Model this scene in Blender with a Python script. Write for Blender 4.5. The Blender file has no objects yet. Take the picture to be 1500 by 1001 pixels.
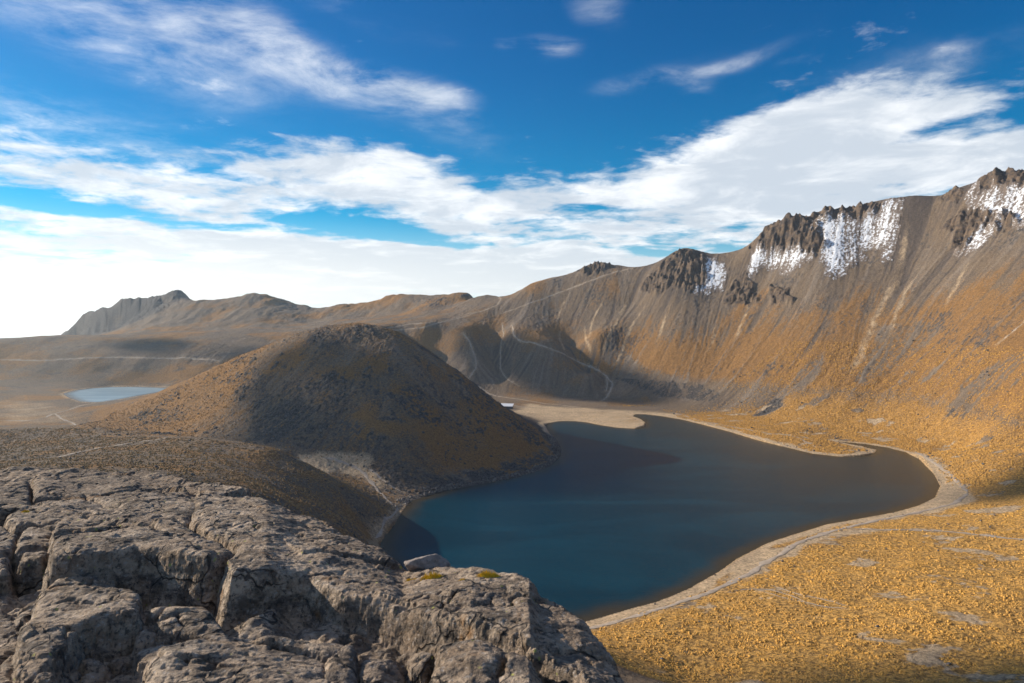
import bpy, math, random, json
import numpy as np
rad=math.radians
sc=bpy.context.scene
# ------------------------------------------------------------------ camera, sky, sun, exposure
EYE=145.0
cd=bpy.data.cameras.new('camera');cam=bpy.data.objects.new('camera',cd);sc.collection.objects.link(cam);sc.camera=cam
cam.location=(0,0,EYE);cam.rotation_euler=(rad(90),0,0)
cd.sensor_width=36;cd.lens=24;cd.shift_y=-20.5/1500;cd.clip_start=.05;cd.clip_end=200000
cd.dof.use_dof=True;cd.dof.focus_distance=14;cd.dof.aperture_fstop=5.6
SUN_EL,SUN_AZ=rad(21),rad(-68)          # azimuth from +Y towards +X: the sun stands to the left, a little ahead
sd=(math.sin(SUN_AZ)*math.cos(SUN_EL),math.cos(SUN_AZ)*math.cos(SUN_EL),math.sin(SUN_EL))
sl=bpy.data.lights.new('sun','SUN');so=bpy.data.objects.new('sun',sl);sc.collection.objects.link(so)
sl.energy=5.0;sl.angle=rad(.55);sl.color=(1,.87,.70)
from mathutils import Vector, Matrix
so.rotation_euler=Vector(sd).to_track_quat('Z','Y').to_euler();so.location=(-300,0,600)
sc.view_settings.view_transform='Standard';sc.view_settings.look='None';sc.view_settings.exposure=0.64;sc.view_settings.gamma=1
sc.cycles.max_bounces=5;sc.cycles.diffuse_bounces=2;sc.cycles.glossy_bounces=2;sc.cycles.volume_bounces=1
W=bpy.data.worlds.new('World');sc.world=W;W.use_nodes=True
# small node-expression helper
class NG:
    def __init__(s,nt):s.nt=nt;nt.nodes.clear()
    def n(s,t,**k):
        o=s.nt.nodes.new(t)
        for a,b in k.items():
            if a[0]=='_':
                key=a[1:];key=int(key) if key.isdigit() else key.replace('_',' ')
                if hasattr(b,'links'):s.nt.links.new(b,o.inputs[key])
                else:o.inputs[key].default_value=b
            else:setattr(o,a,b)
        return o
    def m(s,op,*a,clamp=False):
        o=s.nt.nodes.new('ShaderNodeMath');o.operation=op;o.use_clamp=clamp
        for i,v in enumerate(a):
            if hasattr(v,'links'):s.nt.links.new(v,o.inputs[i])
            else:o.inputs[i].default_value=v
        return o.outputs[0]
    def mix(s,f,a,b,mode='MIX'):
        o=s.nt.nodes.new('ShaderNodeMix');o.data_type='RGBA';o.blend_type=mode
        for i,v in ((0,f),(6,a),(7,b)):
            if hasattr(v,'links'):s.nt.links.new(v,o.inputs[i])
            else:o.inputs[i].default_value=(tuple(v)+(1,))[:4] if i else v
        return o.outputs[2]
    def ss(s,x,a,b):
        o=s.nt.nodes.new('ShaderNodeMapRange');o.interpolation_type='SMOOTHSTEP'
        s.nt.links.new(x,o.inputs[0]);o.inputs[1].default_value=a;o.inputs[2].default_value=b
        return o.outputs[0]
    def noise(s,vec,scale,detail=4,rough=.55,dist=0,col=False):
        o=s.nt.nodes.new('ShaderNodeTexNoise')
        if vec is not None:s.nt.links.new(vec,o.inputs['Vector'])
        o.inputs['Scale'].default_value=scale;o.inputs['Detail'].default_value=detail;o.inputs['Roughness'].default_value=rough;o.inputs['Distortion'].default_value=dist
        return o.outputs['Color' if col else 0]
    def comb(s,x,y,z=0.):
        o=s.nt.nodes.new('ShaderNodeCombineXYZ')
        for i,v in enumerate((x,y,z)):
            if hasattr(v,'links'):s.nt.links.new(v,o.inputs[i])
            else:o.inputs[i].default_value=v
        return o.outputs[0]
def sky():
    g=NG(W.node_tree);N=g.nt
    st=g.n('ShaderNodeTexSky',sky_type='NISHITA',sun_disc=False,sun_elevation=SUN_EL,sun_rotation=SUN_AZ,altitude=3000,air_density=1.0,dust_density=.6,ozone_density=2.5)
    tc=g.n('ShaderNodeTexCoord');sep=g.n('ShaderNodeSeparateXYZ');N.links.new(tc.outputs['Generated'],sep.inputs[0])
    x,y,z=sep.outputs
    az=g.m('ARCTAN2',x,y);el=g.m('ARCSINE',z)
    zz=g.m('ADD',g.m('MAXIMUM',z,0.),.10)
    pv=g.comb(g.m('DIVIDE',x,zz),g.m('DIVIDE',y,zz))            # cloud layer seen in perspective
    av=g.comb(az,el)
    w1=g.noise(av,3.0,3,.5,col=True)
    vm=g.n('ShaderNodeVectorMath',operation='MULTIPLY_ADD');N.links.new(w1,vm.inputs[0]);vm.inputs[1].default_value=(.16,.07,0);N.links.new(av,vm.inputs[2])
    s2=g.n('ShaderNodeSeparateXYZ');N.links.new(vm.outputs[0],s2.inputs[0])
    azw=g.m('SUBTRACT',s2.outputs[0],.08);elw=g.m('SUBTRACT',s2.outputs[1],.035)
    def blob(px,py,rx,ry,ang,amp):
        a0=math.atan((px-750)/1000);e0=math.atan((480-py)/1000*math.cos(a0))
        rx*=math.cos(a0)**2/1000;ry*=math.cos(a0)/1000;ca,sa=math.cos(rad(ang)),math.sin(rad(ang))
        dx=g.m('SUBTRACT',azw,a0);dy=g.m('SUBTRACT',elw,e0)
        u=g.m('ADD',g.m('MULTIPLY',dx,ca/rx),g.m('MULTIPLY',dy,sa/rx))
        v=g.m('SUBTRACT',g.m('MULTIPLY',dy,ca/ry),g.m('MULTIPLY',dx,sa/ry))
        r=g.m('ADD',g.m('POWER',g.m('ABSOLUTE',u),2.4),g.m('POWER',g.m('ABSOLUTE',v),2.4))
        return g.m('MULTIPLY',g.m('EXPONENT',g.m('MULTIPLY',r,-1.)),amp)
    def total(L):
        t=blob(*L[0])
        for b in L[1:]:t=g.m('ADD',t,blob(*b))
        return t
    cov=total([(1010,270,390,60,11,.95),(1180,205,210,50,16,.85),(690,290,120,34,6,.8),(500,262,165,44,-3,1.0),(560,228,110,22,2,.4),(1330,255,260,45,5,.9),
      (90,235,330,60,-6,.62),(300,285,260,26,-3,.45),(150,340,460,36,-3,.9),(620,372,420,30,-3,.85),(1480,235,110,32,10,.9),(1440,135,180,20,14,.42),(1050,330,300,24,4,.8),(900,400,500,30,0,.8),
      (0,430,700,60,0,.9),(600,425,800,34,0,.7),(560,335,140,11,-8,-.75),(870,300,70,8,0,-.5),(120,306,260,10,-2,-.5),(880,345,100,8,3,-.45),(1330,205,70,14,8,-.35),
      (1075,322,70,8,6,-.35),(640,405,420,5,-2,-.35)])
    cir=total([(430,85,300,36,-19,.68),(170,45,300,60,-12,.75),(600,135,90,20,-12,.7),(100,180,380,44,-10,.7),(500,15,260,22,-12,.3),(815,72,44,16,-4,.7),(745,70,22,10,0,.5),(885,15,45,22,-14,.5),(1060,103,80,11,8,.6),(950,120,80,14,10,.4),(1025,133,26,9,0,.5),(1375,100,50,22,30,.42),(1300,110,170,24,8,.28),(1165,100,30,6,6,.5),(1330,75,500,120,8,.12)])
    nb=g.noise(pv,1.7,10,.6,.3)
    nf=g.noise(pv,6.,8,.62,.3)
    mh=g.n('ShaderNodeMapping');N.links.new(vm.outputs[0],mh.inputs[0]);mh.inputs['Rotation'].default_value=(0,0,rad(-3));mh.inputs['Scale'].default_value=(3.,26,1);nh=g.noise(mh.outputs[0],1.,8,.6,.5)
    low=g.ss(g.m('MULTIPLY',el,-1.),-.22,-.10)
    mp=g.n('ShaderNodeMapping');N.links.new(vm.outputs[0],mp.inputs[0]);mp.inputs['Rotation'].default_value=(0,0,rad(14));mp.inputs['Scale'].default_value=(3.2,11,1)
    ns=g.noise(mp.outputs[0],1.,9,.66,.4)
    cov=g.m('ADD',cov,g.m('ADD',g.m('MULTIPLY',g.ss(g.m('MULTIPLY',y,-1.),.0,.5),.40),g.m('MULTIPLY',g.ss(el,.75,1.2),.55)))  # extra unseen cloud behind the eye and overhead, added to lighten the shadows
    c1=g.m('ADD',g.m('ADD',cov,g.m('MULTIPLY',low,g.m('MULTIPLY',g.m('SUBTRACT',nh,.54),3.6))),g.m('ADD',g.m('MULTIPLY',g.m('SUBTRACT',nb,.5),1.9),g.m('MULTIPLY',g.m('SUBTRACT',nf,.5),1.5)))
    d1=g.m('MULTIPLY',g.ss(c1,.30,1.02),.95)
    c2=g.m('MULTIPLY',cir,g.m('ADD',g.m('MULTIPLY',g.m('SUBTRACT',ns,.5),3.4),g.m('ADD',g.m('MULTIPLY',g.m('SUBTRACT',nf,.5),1.2),.62)))
    d2=g.m('MULTIPLY',g.ss(c2,.05,1.1),.66)
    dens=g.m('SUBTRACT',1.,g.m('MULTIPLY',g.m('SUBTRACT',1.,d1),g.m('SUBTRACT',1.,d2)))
    shade=g.ss(g.m('ADD',g.noise(pv,2.3,8,.62,.4),g.m('ADD',g.m('MULTIPLY',cov,.12),g.m('MULTIPLY',g.m('MULTIPLY',low,g.m('SUBTRACT',nh,.5)),.7))),.42,.74)
    ccol=g.mix(shade,(7.4,7.5,7.6),(4.4,4.85,5.4))
    # clear air: the physical sky, graded a little deeper
    hs=g.n('ShaderNodeHueSaturation');N.links.new(st.outputs[0],hs.inputs['Color']);hs.inputs['Saturation'].default_value=1.35;hs.inputs['Value'].default_value=1.0
    blue=g.mix(1.,hs.outputs[0],g.mix(g.ss(el,.12,.42),(0.,.90,.80),(0.,.74,.80)),'MULTIPLY')
    # veil of thin cloud towards the horizon, brighter on the sun's side
    lowv=g.ss(g.m('MULTIPLY',el,-1.),-.17,-.01)
    side=g.ss(g.m('MULTIPLY',az,-1.),-.5,.75)
    veil=g.m('MULTIPLY',lowv,g.m('ADD',g.m('MULTIPLY',side,.30),.66))
    vcol=g.mix(side,(5.9,6.2,6.3),(8.6,8.2,7.5))
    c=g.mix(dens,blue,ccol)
    veil=g.m('MAXIMUM',veil,g.ss(g.m('MULTIPLY',el,-1.),-.03,.0))
    c=g.mix(veil,c,vcol)
    bg=g.n('ShaderNodeBackground');N.links.new(c,bg.inputs[0]);bg.inputs[1].default_value=.1
    o=g.n('ShaderNodeOutputWorld');N.links.new(bg.outputs[0],o.inputs[0])
sky()

# ---- terrain data from image pixels at assumed depths, hidden points made up: metres, x east, y north, z above the large lake
SAND=[[[31.7,1267.2],[85.4,1219.4],[154.4,1187.8],[222.5,1171.2],[266.8,1135.5],[270.2,1081.0],[243.6,1107.1],[222.3,1139.8],[205.1,1139.2],[195.3,1103.5],[203.7,1072.4],[198.5,1012.7],[175.2,973.2],[130.9,1007.0],[94.6,1051.0],[56.9,1035.3],[31.9,1062.9],[0.0,1099.4]],[[-864.5,1152.7],[-767.5,1112.3],[-659.8,1015.1],[-602.0,955.5],[-638.0,924.7],[-676.8,902.4]],[[-201.7,650.8],[-175.8,651.1],[-142.0,645.6],[-128.5,636.3],[-134.5,625.6],[-114.7,603.7],[-115.8,593.6],[-143.0,621.5],[-165.7,637.5],[-162.2,523.3]],[[386.9,616.0],[413.6,636.3],[399.4,596.1],[372.3,554.1],[327.6,528.4],[275.0,509.2],[251.5,503.0],[297.5,531.2],[349.4,567.2]],[[140.0,424.1],[178.7,446.8],[236.4,482.5],[261.4,475.3],[220.9,470.0],[171.9,429.7],[139.9,399.6],[120.1,387.4]]]
SCREE=[[[626.8,1160.8],[667.4,1121.7],[674.6,1062.4],[625.3,1059.9],[580.5,1055.4],[544.2,1062.9],[540.2,1080.4],[582.9,1110.2]],[[604.0,901.5],[627.9,884.4],[641.9,855.8],[592.4,789.9],[586.3,820.1],[577.1,846.2],[554.3,846.2],[557.0,870.4],[583.8,887.3]],[[409.0,1142.5],[434.1,1142.5],[449.7,1127.0],[432.2,1102.5],[397.0,1096.8]],[[466.0,1136.6],[509.7,1171.8],[531.7,1168.5],[510.7,1135.0],[478.5,1126.0]],[[610.4,992.5],[622.0,979.6],[605.4,960.9],[595.8,993.0]],[[-286.8,775.2],[-241.9,755.8],[-176.1,704.4],[-136.3,665.0],[-93.7,624.5],[-44.9,641.4],[-65.6,596.7],[-89.3,576.3],[-115.4,607.1],[-148.8,647.1],[-209.0,653.2],[-264.0,694.6]],[[43.0,1074.4],[54.9,886.0],[59.0,796.9],[35.3,705.1],[-32.1,641.7],[-39.2,652.6],[22.6,751.9],[46.2,796.5],[33.0,943.1]],[[327.4,1309.5],[364.9,1258.3],[378.7,1213.7],[355.0,1203.5],[324.0,1246.0]],[[317.2,1321.9],[225.3,1501.7],[192.9,1483.5],[273.3,1301.6],[313.4,1253.6]]]
ROCK=[[[-123.4,752.6],[-99.2,793.6],[-65.0,792.1],[-58.5,749.4],[-97.2,694.6],[-118.1,715.8]],[[-170.9,813.9],[-148.7,825.8],[-127.3,795.4],[-144.6,761.1],[-167.1,777.0]],[[-274.0,884.0],[-240.9,892.3],[-185.1,881.5],[-163.5,860.6],[-193.8,842.7],[-235.9,842.7]],[[-385.6,918.2],[-321.6,869.2],[-276.2,800.7],[-259.6,741.7],[-317.6,793.9]],[[-239.6,798.8],[-198.5,793.9],[-166.4,723.5],[-180.9,695.6],[-219.5,731.7]],[[-509.6,902.0],[-490.5,916.9],[-431.1,879.8],[-387.1,823.5],[-429.8,826.6]],[[-74.9,832.5],[-41.7,1390.5],[33.2,828.9],[39.1,782.8],[-7.9,792.5],[-56.1,801.8]],[[-286.3,818.1],[-247.3,797.7],[-219.5,731.7],[-247.0,726.6]],[[-311.8,2078.4],[-167.2,1967.4],[-117.9,1964.7],[-204.4,1858.0],[-267.3,1937.2]],[[433.6,1008.5],[435.2,906.6],[423.4,827.0],[421.9,861.0],[399.1,939.1]]]
CRAG=[[[403.2,1612.7],[420.2,1591.6],[440.3,1572.3],[432.1,1510.9],[394.4,1505.2],[362.8,1537.3],[329.8,1555.5],[302.3,1608.1],[320.7,1619.5],[351.7,1613.4],[379.7,1622.5]],[[528.0,1517.3],[551.2,1505.9],[570.9,1502.4],[608.5,1484.2],[636.6,1460.0],[641.3,1406.3],[634.6,1379.5],[612.6,1386.0],[594.5,1422.2],[566.7,1453.2],[543.1,1475.9]],[[632.8,1471.7],[671.1,1452.5],[716.8,1433.6],[748.4,1386.0],[733.2,1378.2],[691.0,1410.2],[650.7,1430.2]],[[791.0,1259.5],[809.1,1252.4],[828.4,1240.2],[836.8,1204.1],[837.0,1169.0],[821.5,1157.0],[817.2,1187.8],[801.0,1188.4],[778.6,1183.4],[783.7,1213.1],[801.8,1229.7]],[[870.3,1276.2],[879.5,1263.7],[893.0,1250.7],[915.4,1220.6],[897.1,1196.2],[877.6,1195.6],[867.0,1217.7],[860.5,1247.2]],[[498.6,1475.2],[503.8,1447.8],[503.4,1390.5],[450.6,1444.4],[462.9,1464.8]],[[531.1,1404.9],[546.8,1360.2],[544.8,1328.7],[523.5,1370.5]],[[819.8,1309.5],[844.0,1306.4],[841.3,1270.8],[826.6,1267.8]],[[169.0,1760.5],[208.0,1762.9],[249.3,1731.0],[222.2,1709.2],[189.3,1721.3]],[[844.9,1176.7],[848.1,1155.4],[834.0,1127.0],[831.0,1147.8]]]
SNOW=[[[626.5,1436.9],[656.8,1440.3],[692.3,1412.9],[734.2,1380.1],[758.0,1378.2],[785.7,1350.0],[766.3,1334.9],[750.5,1321.2],[734.5,1316.3],[713.5,1341.2],[688.6,1345.0],[664.3,1328.7],[635.9,1319.4],[621.2,1333.1],[625.3,1365.3],[638.8,1382.7],[638.7,1406.9]],[[846.5,1244.8],[870.2,1208.6],[854.5,1193.4],[832.7,1163.0],[811.2,1175.6],[791.1,1166.8],[780.3,1182.2],[791.5,1195.6],[818.8,1186.7],[832.6,1189.5],[837.9,1210.9],[833.9,1237.3]],[[876.9,1201.2],[877.8,1176.7],[860.0,1155.9],[839.5,1122.3],[835.4,1138.2],[851.5,1172.9]],[[724.4,1326.8],[736.6,1310.7],[716.9,1289.4],[711.9,1299.1]],[[520.9,1496.8],[546.3,1476.6],[568.6,1450.5],[591.9,1422.9],[607.9,1387.9],[576.3,1405.6],[564.1,1446.4],[537.0,1459.3],[509.7,1473.1]],[[439.0,1567.9],[462.3,1540.9],[470.3,1507.3],[455.2,1487.7],[399.8,1503.1],[393.8,1514.4],[429.3,1511.6]],[[873.4,1273.2],[863.7,1233.8],[867.0,1217.7],[857.6,1228.6]],[[386.8,1572.3],[398.4,1556.2],[384.9,1527.3],[371.2,1533.7]],[[633.9,1331.8],[655.4,1326.8],[637.3,1311.4],[621.9,1317.5]],[[679.6,1343.1],[682.9,1328.7],[668.4,1326.2]],[[863.1,1288.2],[856.1,1258.9],[850.4,1254.2]]]
GOLDGRASS=[[[34.6,314.7],[73.2,348.6],[116.5,375.8],[170.3,425.7],[224.6,458.4],[331.5,442.0],[356.6,419.6],[204.0,240.0],[12.0,240.0],[24.0,240.0]],[[211.4,491.6],[279.5,508.3],[375.4,552.0],[471.2,554.3],[356.6,419.6],[250.4,455.2]]]
DOME=[[-549.8,859.0],[-598.1,980.5],[-713.8,1427.5],[-614.1,1535.2],[-288.7,931.2],[-428.1,1861.5],[-241.3,1608.9],[-102.0,1456.6],[9.4,943.1],[53.7,825.5],[57.3,796.2],[35.3,705.1],[-37.5,625.0],[-86.0,573.6],[-113.0,594.7],[-137.8,626.5],[-162.3,649.2],[-209.4,654.4],[-218.7,533.4],[-278.3,556.7],[-338.4,583.4]]
PATHS=[[5,[[-319.3,425.7],[-317.4,430.1],[-315.1,434.0],[-312.2,437.2],[-309.2,440.5],[-306.0,443.4],[-305.3,450.3],[-304.5,457.2],[-303.4,463.8],[-302.3,470.9],[-301.0,477.8],[-300.0,485.4],[-298.6,492.8],[-296.9,499.8],[-294.8,506.6],[-292.3,512.8],[-288.5,517.4],[-284.5,522.0],[-280.6,527.0],[-276.7,532.2],[-275.7,547.1]]],[5,[[-181.3,647.4],[-171.0,645.3],[-160.8,643.2],[-150.3,636.9],[-139.4,628.0],[-128.9,611.1],[-118.8,593.9],[-108.4,573.4],[-98.0,550.4],[-91.8,549.4]]],[3,[[-91.8,549.4],[-91.0,511.4],[-91.9,483.8],[-92.3,456.7]]],[3,[[-137.6,633.9],[-128.0,623.0],[-118.8,612.6],[-111.5,604.6],[-104.5,597.3],[-94.4,589.7]]],[6,[[-705.0,940.0],[-692.8,940.4],[-678.3,937.8],[-662.1,932.5],[-652.8,946.2],[-665.3,993.0],[-664.0,1009.9],[-663.1,1028.0],[-682.6,1083.5],[-679.6,1105.0]]],[5,[[-665.3,993.0],[-624.8,946.6],[-590.6,919.9],[-553.7,865.1]]],[7,[[-1159.5,1546.0],[-1140.4,1545.3],[-1120.8,1543.8],[-1100.2,1540.9],[-1079.7,1538.0],[-1059.8,1535.9],[-1038.7,1536.6],[-1018.7,1538.8],[-998.5,1540.9],[-977.4,1541.7],[-956.7,1543.1],[-936.9,1546.0],[-917.4,1549.6],[-896.9,1551.8],[-874.8,1551.1],[-850.7,1546.7],[-826.7,1542.4],[-806.3,1544.6],[-785.0,1545.3],[-761.9,1542.4],[-737.9,1537.3],[-715.4,1533.0],[-692.4,1527.3],[-669.8,1522.3],[-646.1,1509.5]]],[5,[[-295.7,1624.8],[-274.4,1653.2],[-249.3,1661.8],[-225.7,1651.7],[-203.4,1649.4],[-182.0,1654.8],[-161.3,1668.8],[-140.3,1683.8],[-118.8,1697.2],[-92.5,1713.2],[-65.5,1724.5],[-34.9,1744.0],[-28.4,1773.7],[-34.5,1813.3]]],[4,[[-303.0,1594.6],[-288.7,1621.8],[-271.7,1637.0],[-252.5,1639.3],[-232.1,1634.7],[-212.1,1631.7],[-191.9,1644.7],[-171.8,1662.6],[-151.7,1685.3],[-130.6,1703.6],[-108.7,1716.4],[-86.2,1724.5]]],[5,[[-114.2,1586.4],[-92.9,1548.2],[-80.1,1510.9],[-77.0,1481.4],[-90.3,1455.9],[-95.3,1443.7]]],[5,[[-95.3,1443.7],[-71.5,1430.2],[-55.2,1414.9],[-38.9,1389.9],[-21.1,1377.5],[-3.6,1362.1],[13.4,1342.5],[30.6,1311.4],[47.3,1291.2],[63.7,1274.4],[78.9,1263.1],[93.6,1247.8],[107.7,1230.3],[121.5,1214.8]]],[3,[[-19.0,1266.0],[3.1,1230.9],[23.9,1193.9],[40.3,1208.0],[57.1,1224.0],[74.0,1233.8],[90.0,1227.4],[105.8,1220.6],[121.5,1214.8]]],[5,[[0.0,1636.3],[3.1,1570.1],[15.5,1552.5],[46.0,1534.4],[63.2,1516.6],[80.3,1505.2],[97.3,1496.8],[119.3,1491.2],[142.3,1497.5],[159.8,1486.3],[175.8,1464.8],[198.1,1435.6],[209.0,1412.2],[196.8,1376.3],[169.8,1306.4]]],[4,[[198.1,1435.6],[197.2,1408.9],[190.5,1380.1]]],[3,[[-24.8,1656.3],[-19.2,1599.1],[-26.6,1565.0],[-26.2,1541.7],[-25.7,1510.9],[-7.3,1453.2],[14.2,1424.2]]],[-5,[[111.2,1611.1],[109.9,1570.1],[116.1,1507.3],[123.8,1491.9]]],[-3,[[170.8,1611.1],[169.1,1580.5],[165.7,1534.4],[173.4,1494.7],[176.8,1473.1]]],[-5,[[274.3,1613.4],[258.5,1590.9],[241.9,1560.6],[225.6,1529.4],[210.3,1502.4],[201.0,1489.1],[192.1,1477.9]]],[4,[[-25.5,1700.4],[-2.8,1702.8],[19.9,1702.8],[42.6,1704.4],[62.6,1707.6],[82.7,1711.6],[102.9,1714.8],[125.8,1714.8],[148.3,1711.6],[170.6,1706.0],[191.3,1700.4],[212.1,1696.4],[232.8,1693.3],[253.9,1692.5],[278.6,1688.5],[303.2,1684.5]]],[-4,[[153.5,1706.0],[137.2,1693.3],[120.9,1679.0],[107.9,1635.5],[111.2,1611.1]]],[-10,[[709.1,1248.3],[690.9,1233.8],[672.8,1218.8],[657.8,1206.9],[643.2,1195.6],[630.9,1184.5],[618.8,1173.4],[606.5,1161.9],[594.9,1150.0],[582.7,1136.6],[570.1,1122.3],[552.3,1104.5],[534.3,1086.0]]],[-5,[[424.7,1415.5],[414.3,1395.1],[404.2,1375.0],[384.0,1351.9]]],[4,[[690.2,920.3],[679.8,918.6],[669.6,917.3],[653.1,917.3]]],[6,[[470.2,796.9],[451.8,750.5],[441.0,718.8],[435.4,696.6],[427.3,665.6],[404.8,615.2],[391.9,586.7]]],[7,[[391.9,586.7],[375.2,569.4],[359.1,552.5],[349.9,548.4],[340.4,543.8],[330.6,538.4],[320.8,532.9],[311.1,527.2],[302.0,522.5],[293.4,518.4],[284.9,514.3],[276.4,509.9],[267.9,505.4],[258.9,499.8],[250.0,494.2],[241.6,489.1],[233.7,484.8],[225.9,480.7],[216.9,474.2],[208.1,467.6],[199.1,460.4],[190.5,453.5],[179.4,441.1],[169.5,430.9],[160.2,421.5],[152.3,413.1],[144.6,404.5],[137.1,395.9],[129.9,387.8],[123.9,382.7],[118.1,377.9],[112.5,373.3],[106.9,368.6],[101.8,365.3],[96.7,361.9],[91.6,358.4],[86.6,354.5],[81.6,350.4],[76.6,346.0],[71.7,341.5],[67.0,338.1],[62.4,335.5],[58.0,333.1],[53.6,330.9],[49.3,328.6],[44.9,326.3],[40.4,323.4],[35.9,319.5],[31.5,314.6]]],[5,[[237.3,484.3],[242.3,482.7],[247.3,481.1],[252.4,479.8],[257.4,478.4],[262.4,477.1],[268.4,476.0],[274.5,474.9],[280.5,473.7],[286.3,472.4],[292.2,471.3],[296.9,468.2],[301.4,465.2],[305.9,462.1],[310.3,459.1],[314.7,456.1],[318.1,453.1],[321.5,450.3],[325.0,447.6],[328.2,444.7],[331.5,442.0],[334.6,439.1],[337.8,436.4],[340.9,433.8],[343.9,430.9],[346.9,428.3]]],[4,[[270.0,1148.9],[280.0,1120.2],[287.1,1083.5],[291.4,1040.7],[300.4,1018.4],[309.7,999.1],[317.9,978.2],[323.8,956.0],[330.4,937.3],[337.1,920.3],[343.1,902.8],[352.7,887.3],[363.4,875.7],[362.0,841.9],[363.6,817.0]]],[1.5,[[131.7,365.9],[134.7,360.9],[137.7,356.2],[140.7,351.7],[143.9,348.8],[147.1,346.0],[150.1,343.1],[153.2,340.4],[156.8,338.5],[160.4,336.4],[163.9,334.5]]],[1.2,[[141.9,373.3],[144.6,367.6],[147.3,362.1],[149.9,356.9],[153.8,353.5],[157.7,350.4],[161.5,347.3],[163.3,342.6],[165.0,338.1]]],[1.2,[[113.1,364.8],[118.6,366.7],[124.1,368.6],[129.7,370.7],[133.6,368.4],[137.3,366.0],[141.0,364.0],[144.7,361.8],[146.5,353.0],[148.3,344.9]]],[-9,[[767.4,1323.1],[759.0,1313.2],[750.0,1302.2],[741.2,1291.2],[731.0,1278.0],[720.3,1263.7],[709.1,1248.3]]],[-6,[[726.6,1221.1],[714.1,1213.7],[701.0,1205.2],[688.1,1196.7],[673.9,1182.2],[660.5,1169.0],[647.3,1155.9],[633.5,1141.4],[619.6,1126.5]]],[-5,[[495.0,1414.2],[482.7,1399.0],[470.1,1382.7],[458.0,1367.2],[442.6,1351.3],[427.4,1335.6]]],[-5,[[354.6,1508.8],[343.9,1495.4],[333.3,1481.4],[322.6,1466.2],[311.6,1449.1],[300.8,1432.2]]],[-4,[[230.8,1648.6],[216.7,1633.2],[202.6,1616.4],[188.6,1598.3],[180.2,1567.2],[170.7,1524.4]]],[-5,[[312.1,1560.6],[297.3,1551.1],[282.1,1538.8],[266.9,1525.1],[256.5,1508.8],[246.0,1491.2],[235.9,1474.5],[226.2,1459.3],[202.5,1446.4]]],[-6,[[770.8,1150.5],[756.9,1140.3],[742.8,1129.7],[729.9,1120.7],[717.4,1112.3],[702.8,1102.5],[688.7,1093.2]]]]
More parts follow.
